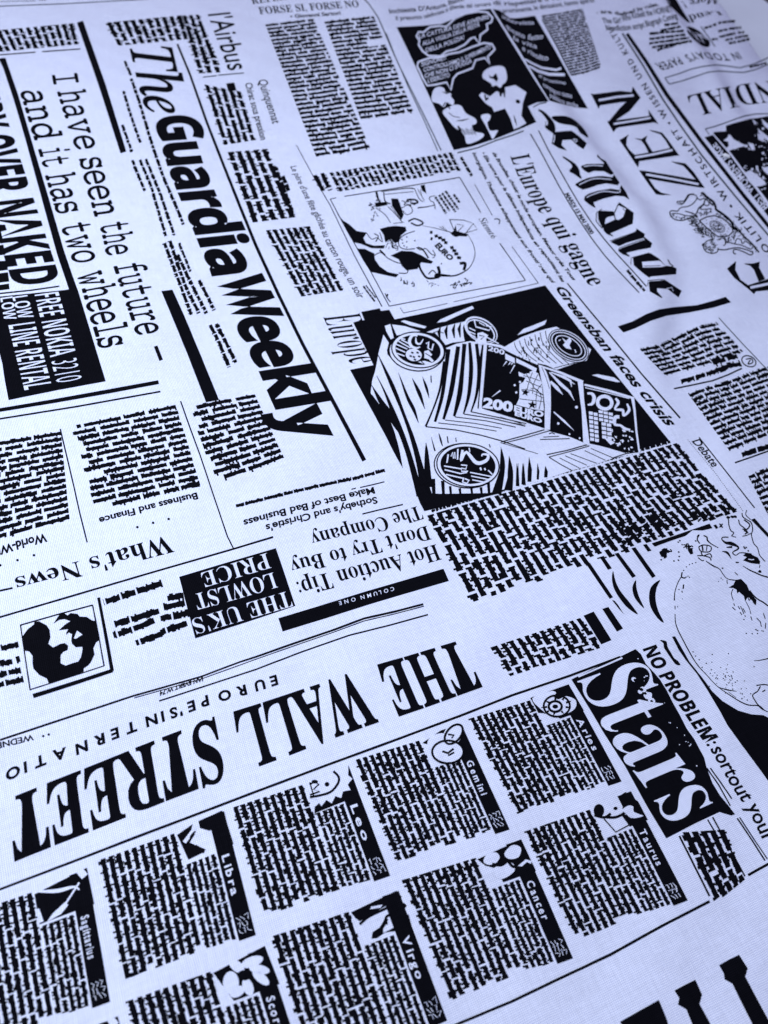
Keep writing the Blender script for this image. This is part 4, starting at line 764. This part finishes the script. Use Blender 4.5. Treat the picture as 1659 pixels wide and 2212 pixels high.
def box(TL, TR, BR, BL, name, label, n, icon, seed, dates):
    q = plane0([TL, TR, BR, BL])
    def S(u, v): return to_v([(1 - v) * ((1 - u) * q[0] + u * q[1]) + v * ((1 - u) * q[3] + u * q[2])])[0]
    def path(u, v0, v1): return np.array([S(u, v) for v in np.linspace(v0, v1, 4)])
    bx = Part("horoscope_box", label)
    nl = n - 2
    kw = dict(wl=(1.8, 6.0), fill=.64, merge=.22, gap=.20, jag=.9)
    cut = .60
    k1 = max(2, int(round(n * cut / .86)))
    bx.col(path(cut - .035, .02, .97), path(.02, .0, .98), k1, seed, rag=.05, **kw)
    bx.col(path(.83, .30, .98), path(cut + .03, .30, .97), n - k1, seed + 1, rag=.04, **kw)
    st_ = Part("name_strip", "black strip with the white name " + name, bx)
    st_.poly(np.array([S(.865, .0), S(1, .0), S(1, .5), S(1, 1), S(.865, 1), S(.865, .5)]))
    base = np.array([S(.895, .34), S(.895, .5), S(.895, .66)])
    up = S(.955, .34) - S(.895, .34)
    st_.txt(name, 'sans', base, up, c='w', off=.022, space=1.4)
    rr2 = random.Random(seed)
    for k in range(9):
        u0, v0 = .885 + .03 * (k % 3) * 1.1, .83 + .045 * (k // 3)
        st_.line(np.array([S(u0, v0), S(u0 + rr2.uniform(0, .035), v0 + rr2.uniform(-.02, .03)), S(u0 + rr2.uniform(.0, .03), v0 + .035)]), 1.4, 'w')
    ic = Part("zodiac_drawing", "zodiac drawing of " + icon, bx)
    G = lambda s: np.array([S(.60 + .40 * float(a.split(',')[0]) / 100, .27 * float(a.split(',')[1]) / 100) for a in s.split()])
    sc_ = np.linalg.norm(S(1, .1) - S(.6, .1)) / 100
    ZOD[icon](ic, G, sc_)
    return bx
def z_lion(i, G, s):
    i.poly(G("40,70 100,0 100,104 0,110 5,90"), 'k', 1); i.poly(G("2,6 60,-4 100,-2 92,30 98,45 84,58 86,78 70,74 62,92 52,80 40,98 32,82 18,96 14,70 4,60"), 'w', 2)
    i.line(G("2,55 20,60 45,62 65,45 72,25 66,0"), s * 5, 'k', 3, 1).line(G("10,15 22,12 28,25 14,35 25,48 4,48"), s * 4, 'k', 3).disc(G("44,34"), s * 5, s * 5, 0, 'k', 3, 10).disc(G("22,12"), s * 7, s * 4, 0, 'k', 3, 10).line(G("12,8 10,60"), s * 3, 'k', 3)
def z_twins(i, G, s):
    i.poly(G("0,20 50,0 100,-2 100,104 70,104 60,80 30,50"), 'k', 1); i.disc(G("38,38"), s * 30, s * 21, -10, 'w', 2).disc(G("72,26"), s * 32, s * 20, -60, 'w', 2).disc(G("45,76"), s * 36, s * 26, 0, 'w', 3)
    i.disc(G("45,76"), s * 36, s * 26, 0, 'k', 4, 28, s * 5).disc(G("74,26"), s * 26, s * 16, -50, 'k', 4, 28, s * 5).line(G("62,20 74,30 66,36"), s * 4, 'k', 4).line(G("34,68 44,80 60,72"), s * 5, 'k', 4).line(G("42,88 58,84"), s * 4, 'k', 4)
def z_ram(i, G, s):
    i.poly(G("0,0 100,-2 102,104 40,104 30,80 0,60"), 'k', 1); i.poly(G("4,4 50,0 62,12 52,24 60,38 80,36 96,60 84,88 50,96 26,86 12,58"), 'w', 2, 1)
    i.disc(G("48,58"), s * 32, s * 26, 0, 'k', 3, 28, s * 5).disc(G("44,58"), s * 16, s * 13, 0, 'k', 3, 20, s * 6)
    for a in range(9):
        t = a * .7; i.line(G(f"{48+24*math.cos(t):.0f},{58+22*math.sin(t):.0f} {48+38*math.cos(t):.0f},{58+34*math.sin(t):.0f}"), [s * 6, s * 1.5], 'k', 3)
    i.disc(G("44,58"), s * 7, s * 5, 0, 'k', 4)
def z_bull(i, G, s):
    i.poly(G("76,0 88,-4 104,40 104,104 60,104 55,60 80,70"), 'k', 1); i.disc(G("14,22"), s * 12, s * 15, 0, 'k', 1).line(G("0,30 18,48 35,44"), s * 6, 'k', 1, 1).disc(G("50,34"), s * 5, s * 4, 0, 'k', 1, 8)
    i.line(G("20,48 40,60 62,58 74,48"), s * 6, 'k', 2, 1).poly(G("62,44 78,38 88,48 84,66 100,84 92,88 72,80 66,62"), 'w', 3, 1).line(G("64,42 80,38 92,50 90,70 102,86"), s * 3, 'k', 4, 1).line(G("16,52 26,104 60,98"), s * 3, 'k', 2)
def z_crab(i, G, s):
    i.poly(G("0,14 100,0 102,104 30,104 30,60 10,40"), 'k', 1); i.poly(G("10,26 22,10 40,12 44,30 30,44 16,40"), 'w', 2, 1).poly(G("56,24 78,8 92,24 80,48 60,44"), 'w', 2, 1).poly(G("20,58 50,52 64,62 60,84 34,94 20,82"), 'w', 2, 1)
    i.line(G("24,42 40,54 56,50 62,70 90,90"), s * 6, 'k', 3, 1).line(G("70,78 92,66 100,76"), s * 6, 'w', 2)
def z_maiden(i, G, s):
    i.poly(G("0,12 96,-2 102,20 90,22 60,30 10,44 4,30"), 'k', 1); i.poly(G("40,16 62,22 56,28 36,22"), 'w', 2).line(G("8,52 30,40 70,34 96,26"), s * 5, 'k', 1, 1).line(G("56,78 60,58 78,54 88,44 102,48 98,38"), s * 5, 'k', 1, 1).line(G("30,96 48,78 60,62"), s * 7, 'k', 1, 1)
    i.poly(G("26,84 50,76 44,96 70,104 100,104 102,72 84,80 70,92 50,96 30,104 20,100"), 'k', 1)
def z_scales(i, G, s):
    i.poly(G("0,16 34,2 28,20 34,34 20,52 30,66 40,96 10,100"), 'k', 1).poly(G("46,0 96,-4 100,34 84,44 62,40 46,22"), 'k', 1).poly(G("66,48 100,40 102,104 78,104 72,70"), 'k', 1)
    i.line(G("10,46 30,24 36,16"), s * 7, 'w', 2, 1).line(G("20,50 26,34 36,26"), s * 3, 'k', 3, 1).line(G("28,70 34,80 44,94"), s * 9, 'k', 1)
def z_arrow(i, G, s):
    i.poly(G("0,16 100,-4 102,104 20,104 0,104"), 'k', 1); i.line(G("4,10 40,30 70,36 80,50"), [s * 3, s * 7, s * 3], 'w', 2, 1).line(G("96,4 84,12"), s * 14, 'w', 2).line(G("82,30 50,76"), s * 3, 'w', 2).poly(G("50,70 56,80 40,98 14,104 26,88"), 'w', 2).line(G("0,60 4,100"), s * 8, 'w', 2)
def z_scorp(i, G, s):
    i.poly(G("0,14 100,-4 104,104 20,104 10,60"), 'k', 1)
    for a, b, rx, ry, ro in [(42, 20, 16, 9, 40), (70, 24, 20, 9, -20), (78, 50, 18, 8, 10), (76, 72, 18, 8, 40), (50, 82, 16, 9, 70), (24, 56, 14, 20, 0), (30, 84, 14, 9, -30)]: i.disc(G(f"{a},{b}"), s * rx, s * ry, ro, 'w', 2, 18)
    i.disc(G("50,50"), s * 12, s * 9, 0, 'k', 3)
ZOD = dict(ram=z_ram, twins=z_twins, lion=z_lion, scales=z_scales, archer=z_arrow, bull=z_bull, crab=z_crab, maiden=z_maiden, scorpion=z_scorp)
box((1015, 1552), (1229, 1479), (1343, 1688), (1125, 1764), "Aries", "first horoscope box, with the ram, nearest the Stars panel", 15, 'ram', 201, 0)
box((768, 1641), (996, 1563), (1101, 1792), (862, 1868), "Gemini", "horoscope box with the twins", 15, 'twins', 211, 0)
box((503, 1744), (753, 1654), (843, 1892), (575, 1985), "Leo", "horoscope box with the lion", 15, 'lion', 221, 0)
box((216, 1857), (484, 1752), (553, 2020), (272, 2122), "Libra", "horoscope box with the scales", 15, 'scales', 231, 0)
box((-110, 1988), (188, 1877), (238, 2164), (-60, 2275), "Sagittarius", "horoscope box with the archer, cut by the left edge", 15, 'archer', 241, 0)
box((1136, 1795), (1363, 1709), (1486, 1945), (1250, 2035), "Taurus", "horoscope box with the bull", 15, 'bull', 251, 0)
box((872, 1900), (1126, 1813), (1238, 2070), (980, 2166), "Cancer", "horoscope box with the crab", 15, 'crab', 261, 0)
box((589, 2022), (861, 1924), (966, 2205), (682, 2320), "Virgo", "horoscope box with the maiden", 15, 'maiden', 271, 0)
box((276, 2162), (573, 2046), (672, 2350), (352, 2460), "Scorpio", "horoscope box with the scorpion, cut by the bottom edge", 15, 'scorpion', 281, 0)
box((-60, 2300), (255, 2198), (320, 2500), (-20, 2620), "Capricorn", "corner of a horoscope box at the bottom left", 15, 'archer', 291, 0)

# ---- giant letters at the bottom right
Part("giant_letter", "feet of the leftmost giant slab letter").poly(D2("700,1645 830,1570 952,1503 1000,1620 1060,1800 1200,2050 1000,2150 760,1750"))
Part("giant_letter", "feet of the middle giant slab letter").poly(D2("1052,1442 1120,1405 1188,1372 1232,1468 1216,1530 1260,1610 1330,1740 1500,2020 1380,2100 1180,1690 1130,1565 1075,1532 1084,1490"))
Part("giant_letter", "feet of the rightmost giant slab letter").poly(D2("1342,1278 1405,1242 1472,1210 1528,1298 1512,1352 1580,1480 1720,1740 1640,1820 1500,1545 1428,1398 1378,1370 1372,1330"))

# ---- lower left: financial paper, everything upside down
Part("masthead", "upside down serif masthead word THE").txt("THE", 'serif', V1("995,1384 925,1405 838,1431 811,1438"), (48, 100), (46, 112), off=.010)
Part("masthead", "upside down serif masthead word WALL").txt("WALL", 'serif', V1("776,1452 748,1460 660,1488 590,1512 500,1540"), (43, 108), (32, 126), off=.010)
Part("masthead", "upside down serif masthead word STREET").txt("STREET", 'serif', V1("464,1552 433,1563 367,1588 310,1610 213,1650 110,1690 17,1728"), (26, 130), (14, 134), off=.010)
Part("slogan", "upside down letterspaced capitals EUROPE'S INTERNATIO").txt("EUROPE'SINTERNATION", 'sans', V1("597,1458 527,1480 447,1502 377,1528 315,1549 238,1577 163,1609 117,1621 63,1642 5,1668 -40,1688"), (5, 21), (2, 24), off=.04, space=1.7)
Part("caption").txt("JAN EVERT W.74", 'bold_i', C0("1322,1068 1180,1112 1032,1165"), C0.v((6, 24)), C0.v((5, 28)), off=.02)
Part("caption", "upside down WEDNESDAY at the left edge").txt("WEDNESDAY", 'sans', C0("215,1440 0,1492 -190,1550"), C0.v((6, 38)), C0.v((5, 38)), off=.03)
for q in C0("280,1452 316,1442 890,98 992,70 1093,45 220,280 113,312 2,345"): Part("dot").disc(q, 2.9, 2.8, 0, 'k', 0, 10)
rules(C1, [("1085,597 900,645 700,690 500,765 250,850 0,938 -100,970 -360,1068 -790,1190 -1330,1368 -1660,1478", [10, 11, 11, 11, 11, 10, 9, 9, 10, 11, 11]), ("1088,610 900,660 700,706 500,780 250,866 0,954 -360,1084 -790,1205", 5), ("1115,665 860,735 600,800 300,905 0,1020 -300,1118 -628,1225", 8)])
cb = Part("black_bar", "upside down black bar lettered COLUMN ONE")
cb.poly(C1("145,688 420,605 700,518 950,445 1215,367 1232,405 1250,447 1000,520 730,600 450,690 172,775 158,730"))
cb.txt("COLUMN ONE", 'sans', C1("892,484 720,532 535,580"), C1.v((6, 24)), c='w', off=.01, space=1.5)
Part("headline", "upside down serif line Hot Auction Tip").txt("Hot Auction Tip:", 'serif', C1("1165,208 880,288 540,375 400,408 258,455"), C1.v((40, 98)), C1.v((36, 102)), off=.0)
Part("headline", "upside down serif line Don't Try to Buy").txt("Don't Try to Buy", 'serif', C1("1108,88 800,168 440,262 212,315"), C1.v((32, 88)), C1.v((30, 92)), off=.0)
Part("headline", "upside down serif line The Company").txt("The Company", 'serif', C1("1055,-42 830,28 600,82 345,140"), C1.v((34, 86)), C1.v((30, 88)), off=.0)
Part("headline", "upside down sans line Sotheby's and Christie's").txt("Sotheby's and Christie's", 'bold', V1("813,1073 740,1091 660,1110 573,1134"), (4, 14), (3, 15), off=.006)
Part("headline", "upside down sans line Make Best of Bad Business").txt("Make Best of Bad Business", 'bold', V1("807,1052 700,1078 610,1100 525,1124"), (4, 14), (3, 15), off=.006)
rules(B1, [("675,1500 755,1482 832,1463", 6), ("618,1512 648,1504", 6), ("690,1672 800,1645 952,1610", 7)])
Part("caption", "upside down line of heavy small print above the auction headline").tl(B1("835,1388 640,1440 400,1490 110,1560 -130,1620"), B1.v(22), 14, wl=(2.5, 6))
rules(B0, [("1170,940 1225,1095 1300,1300 1380,1540 1420,1659 1475,1820 1515,1900", 7), ("390,1120 440,1330 480,1500 515,1659 565,1856", 7)])
Part("rule_line", "long rule under What's News").line(V1("-20,1340 0,1333 150,1289 330,1236 507,1185 553,1171 590,1160"), 4.2)
kk = dict(wl=(2.0, 5.0), fill=.62, gap=.42, merge=.05, jag=1.0)
column(V1, "132,936 60,948 -30,963", "150,1117 70,1138 -30,1166", 15, 301, "left column of upside down print under What's News", rag=.06, **kk)
column(V1, "382,878 260,903 150,925", "432,1044 320,1070 205,1098", 14, 302, "middle column of upside down print", rag=.22, **kk)
column(V1, "552,855 480,868 408,884", "612,985 540,1012 464,1036", 12, 303, "right column of upside down print", rag=.12, **kk)
Part("initial", "large upside down initial T").txt("T", 'serif', B0("1270,1422 1215,1432"), B0.v((28, 72)), off=.03)
Part("headline", "upside down subheading Business and Finance").txt("Business and Finance", 'bold', V1("425,1064 360,1080 290,1098 213,1119"), (4, 14), (3, 14), off=.01)
Part("headline", "upside down subheading World-Wide").txt("World-Wide", 'bold', V1("99,1152 40,1168 -30,1190"), (4, 18), (3, 18), off=.014)
Part("headline", "upside down serif heading What's News").txt("What's News", 'serif', C0("1092,150 940,192 760,245 620,285 540,310 300,372 92,428"), C0.v((40, 108)), C0.v((22, 90)), off=.002)
rules(C0, [("-30,517 0,510 82,492", 10)])
uk = Part("advert_panel", "upside down black panel THE UK'S LOWEST PRICE")
uk.poly(V1("387,1246 490,1215 596,1184 617,1246 638,1309 530,1345 422,1379 404,1312"))
Part("lettering", None, uk).txt("THE UK'S", 'serif', V1("622,1276 520,1306 412,1338"), (11, 33), (12, 32), 'w', off=-.008)
Part("lettering", None, uk).txt("LOWLST", 'serif', V1("590,1236 500,1262 417,1284"), (11, 32), (11, 33), 'w', off=-.008)
Part("lettering", None, uk).txt("PRICE", 'serif', V1("576,1194 500,1217 432,1238"), (11, 32), (10, 31), 'w', off=-.008)
hp = Part("caption", "thick smudged lines left of the price panel")
for k, p in enumerate(["1050,462 860,525 670,585", "1190,540 1085,560", "1198,590 1060,618", "1030,640 880,688 735,728", "1225,655 1040,690", "1000,705 860,760 735,800", "1212,722 1040,780", "1050,790 880,848"]): hp.tl(C0(p), C0.v(42), 150 + k, wl=(2, 4.5))
lp = Part("caption", "smudged lines at the left edge")
for k, p in enumerate(["120,858 0,885 -60,900", "130,955 105,962", "80,970 0,985 -60,1000", "135,1025 60,1040 -40,1065", "152,1085 60,1105 -60,1135"]): lp.tl(C0(p), C0.v(38), 170 + k, wl=(1.5, 3.5))
mp_ = Part("portrait_panel", "framed black silhouette portrait, upside down at lower left")
for p, wd in [("80,400 650,235 1225,80", 24), ("1225,75 1320,560 1408,1045", 22), ("1408,1040 820,1230 235,1418", 20), ("85,392 160,900 240,1428", 22)]: mp_.line(Z5(p), Z5.v(wd))
mp_.poly(Z5("120,570 200,460 300,385 305,345 380,335 500,400 545,470 560,590 525,690 600,750 660,722 720,690 790,680 840,722 830,790 762,820 720,870 720,1000 800,1035 900,1000 1000,970 1042,900 1066,780 1060,737 960,746 900,690 888,640 900,540 850,512 808,550 812,510 842,460 690,478 800,380 876,332 780,302 700,312 608,372 700,230 780,208 828,242 880,205 990,220 1022,262 1130,265 1220,322 1272,332 1300,420 1336,630 1280,670 1238,760 1256,860 1200,980 1160,1030 1085,1082 1085,1130 800,1245 540,1330 500,1240 380,1182 290,1082 278,1000 276,880 222,812 150,800 128,700"), 'k', 1)
mp_.poly(Z5("930,605 980,484 1066,546 960,612"), 'w', 2)
Part("black_bar", "thick L-shaped bar around the portrait").line(Z5("285,1518 600,1420 1000,1292 1545,1112"), Z5.v([72, 66, 64, 60])).line(Z5("1320,-40 1420,480 1535,1120"), Z5.v([46, 52, 60]))

# ---------------------------------------------------------------- build meshes
def split(v, t, lim):
    """halve every edge longer than lim (in metres on the cloth), same rule on both sides of an edge"""
    for _ in range(9):
        g = plane0(v)
        e = np.sort(np.concatenate([t[:, [0, 1]], t[:, [1, 2]], t[:, [2, 0]]]), 1)
        L = np.linalg.norm(g[e[:, 0]] - g[e[:, 1]], axis=1)
        keys = e[:, 0].astype(np.int64) * (len(v) + 1) + e[:, 1]
        uk, first, inv = np.unique(keys, return_index=True, return_inverse=True)
        big = L[first] > lim
        if not big.any(): break
        idx = np.full(len(uk), -1); idx[big] = len(v) + np.arange(big.sum())
        mid = (v[e[first[big], 0]] + v[e[first[big], 1]]) / 2
        v = np.concatenate([v, mid]); n = len(t); m = idx[inv.reshape(-1)]
        m0, m1, m2 = m[:n], m[n:2 * n], m[2 * n:]
        out = []
        code = (m0 >= 0) * 1 + (m1 >= 0) * 2 + (m2 >= 0) * 4
        def sel(k):
            q = code == k; return t[q, 0], t[q, 1], t[q, 2], m0[q], m1[q], m2[q]
        out.append(t[code == 0])
        for k, rots in ((1, 0), (2, 1), (4, 2)):
            a, b, c, x, y, z = sel(k)
            if rots == 1: a, b, c, x = b, c, a, y
            if rots == 2: a, b, c, x = c, a, b, z
            out += [np.stack([a, x, c], 1), np.stack([x, b, c], 1)]
        for k, rots in ((3, 0), (6, 1), (5, 2)):
            a, b, c, x, y, z = sel(k)
            if rots == 1: a, b, c, x, y = b, c, a, y, z
            if rots == 2: a, b, c, x, y = c, a, b, z, x
            out += [np.stack([x, b, y], 1), np.stack([a, x, y], 1), np.stack([a, y, c], 1)]
        a, b, c, x, y, z = sel(7)
        out += [np.stack([a, x, z], 1), np.stack([x, b, y], 1), np.stack([z, y, c], 1), np.stack([x, y, z], 1)]
        t = np.concatenate(out)
    return v, t
def mesh_from(name, co, tris, mats, mi):
    me = bpy.data.meshes.new(name)
    me.vertices.add(len(co)); me.vertices.foreach_set('co', np.asarray(co, np.float32).ravel())
    me.loops.add(len(tris) * 3); me.loops.foreach_set('vertex_index', tris.ravel().astype(np.int32))
    me.polygons.add(len(tris)); me.polygons.foreach_set('loop_start', np.arange(len(tris), dtype=np.int32) * 3)
    me.polygons.foreach_set('loop_total', np.full(len(tris), 3, np.int32))
    for m in mats: me.materials.append(m)
    me.polygons.foreach_set('material_index', np.asarray(mi, np.int32))
    me.polygons.foreach_set('use_smooth', np.ones(len(tris), bool))
    me.update(calc_edges=True); me.validate()
    return me
# the cloth sheet
b = plane0([(-60, -60), (1720, -60), (-60, 2290), (1720, 2290)])
lo, hi = b.min(0) - .012, b.max(0) + .012
nx, ny = int((hi[0] - lo[0]) / .0012), int((hi[1] - lo[1]) / .0012)
gx, gy = np.meshgrid(np.linspace(lo[0], hi[0], nx), np.linspace(lo[1], hi[1], ny))
gx, gy = gx.ravel(), gy.ravel()
ed = (np.stack([gx, gy], 1) - EDGE[0]) @ EN    # signed distance past the edge
over = ed > 0
gx = gx - np.where(over, ed, 0) * EN[0]; gy = gy - np.where(over, ed, 0) * EN[1]
co = np.stack([gx, gy, H(gx, gy)], 1)
i = np.arange(nx * ny).reshape(ny, nx)
q = np.stack([i[:-1, :-1], i[:-1, 1:], i[1:, 1:], i[1:, :-1]], -1).reshape(-1, 4)
q = q[~over[q].all(1)]
tr = np.concatenate([q[:, [0, 1, 2]], q[:, [0, 2, 3]]])
me = mesh_from("printed_fabric", co, tr, [CLOTH], np.zeros(len(tr)))
cloth = bpy.data.objects.new("printed_fabric", me); C.objects.link(cloth)
cloth['label'] = "white cotton fabric printed all over with black newspaper pages, spread in soft folds"
cloth['category'] = "fabric"
s = cloth.modifiers.new("thickness", 'SOLIDIFY'); s.thickness = 0.00025; s.offset = -1

def ensure(part):
    if getattr(part, 'ob', None): return part.ob
    V_, T_, L_, M_ = [], [], [], []; n = 0
    for v, t, lv, m in part.tris:
        V_.append(v); T_.append(t + n); L_.append(np.full(len(v), lv)); M_.append((len(t), m)); n += len(v)
    groups = {}
    for (v, t, lv, m) in part.tris: groups.setdefault((lv, m), []).append((v, t))
    CO, TR, MI = [], [], []; n = 0
    used = sorted({m for (_, m) in groups})
    for (lv, m), lst in groups.items():
        k = 0; vv = []; ttt = []
        for v, t in lst: vv.append(v); ttt.append(t + k); k += len(v)
        v, t = np.concatenate(vv), np.concatenate(ttt)
        v, t = split(v, t, MAXL)
        # wind all faces upward
        a, b_, c = v[t[:, 0]], v[t[:, 1]], v[t[:, 2]]
        cr = (b_[:, 0] - a[:, 0]) * (c[:, 1] - a[:, 1]) - (b_[:, 1] - a[:, 1]) * (c[:, 0] - a[:, 0])
        t = t[np.abs(cr) > 1e-7]; cr = cr[np.abs(cr) > 1e-7]
        t = np.where((cr > 0)[:, None], t[:, ::-1], t)
        p = P(v, STEP * (lv + 1))
        CO.append(p); TR.append(t + n); MI.append(np.full(len(t), used.index(m))); n += len(p)
    CO, TR, MI = np.concatenate(CO), np.concatenate(TR), np.concatenate(MI)
    me = mesh_from(part.name, CO, TR, [[INK, CLOTH, GREY][m] for m in used], MI)
    ob = bpy.data.objects.new(part.name, me); C.objects.link(ob)
    if part.label: ob['label'] = part.label
    ob.parent = ensure(part.parent) if part.parent else cloth
    part.ob = ob
    return ob
nt_ = 0
for p_ in PARTS:
    ensure(p_)

# the table under the cloth and the dark floor past it
def slab(name, quad, z, col, rough):
    me = bpy.data.meshes.new(name)
    d = raydir(quad); p = (CAM + d * ((z - CAM[2]) / d[:, 2])[:, None])[:, :2]   # measured at the slab's own height
    # a slab with a softly rounded edge
    co = [(x, y, z) for x, y in p] + [(x, y, z - .02) for x, y in p]
    n = len(p)
    fc = [tuple(range(n)), tuple(range(2 * n - 1, n - 1, -1))] + [(i, i + n, (i + 1) % n + n, (i + 1) % n) for i in range(n)]
    me.from_pydata(co, [], fc); me.validate()
    o = bpy.data.objects.new(name, me); C.objects.link(o); o['kind'] = 'structure'
    m = bpy.data.materials.new(name); m.use_nodes = True; N = m.node_tree.nodes; L = m.node_tree.links
    bs = N['Principled BSDF']; bs.inputs['Roughness'].default_value = rough
    nz = N.new('ShaderNodeTexNoise'); nz.inputs['Scale'].default_value = 40; nz.inputs['Detail'].default_value = 6
    tc = N.new('ShaderNodeTexCoord'); L.new(tc.outputs['Object'], nz.inputs['Vector'])
    cr = N.new('ShaderNodeValToRGB'); cr.color_ramp.elements[0].color = (*[c * .85 for c in col], 1); cr.color_ramp.elements[1].color = (*col, 1)
    L.new(nz.outputs['Fac'], cr.inputs[0]); L.new(cr.outputs[0], bs.inputs['Base Color'])
    me.materials.append(m)
    bv = o.modifiers.new('bevel', 'BEVEL'); bv.width = .002; bv.segments = 3
    return o
table = slab("table_surface", [(-900, 2900), (2600, 3200), (2400, 560), (1684, 22), (1616, -30), (1300, -200), (-700, -200)], -0.012, (0.72, 0.78, 0.80), .6)
floor = slab("floor", [(-3000, 4500), (4500, 4500), (3500, -500), (-3500, -500)], -0.55, (0.055, 0.035, 0.032), .5)
# a fleck of lint on the picture at the right
rl_ = random.Random(2)
p0 = P([(1431.1 + 812 * .17084, 205.2 + 768 * .17084)], .0006)[0]
import bmesh
bm = bmesh.new()
bmesh.ops.create_icosphere(bm, subdivisions=3, radius=1)
for v in bm.verts:
    f = 1 + .35 * math.sin(v.co.x * 5 + 1) * math.cos(v.co.y * 4) + rl_.uniform(-.06, .06)
    v.co = Vector((v.co.x * .0016 * f, v.co.y * .0011 * f, v.co.z * .0006 * f))
me = bpy.data.meshes.new("lint_fleck"); bm.to_mesh(me); bm.free()
for f in me.polygons: f.use_smooth = True
lint = bpy.data.objects.new("lint_fleck", me); C.objects.link(lint); lint.location = p0; lint.rotation_euler = (0, 0, .9)
lm = bpy.data.materials.new("lint"); lm.use_nodes = True
lm.node_tree.nodes['Principled BSDF'].inputs['Base Color'].default_value = (.72, .74, .72, 1)
lm.node_tree.nodes['Principled BSDF'].inputs['Roughness'].default_value = .95
me.materials.append(lm)
lint['label'] = "tiny off-white fleck of lint on the speckled picture at the right"
lint['category'] = "lint"
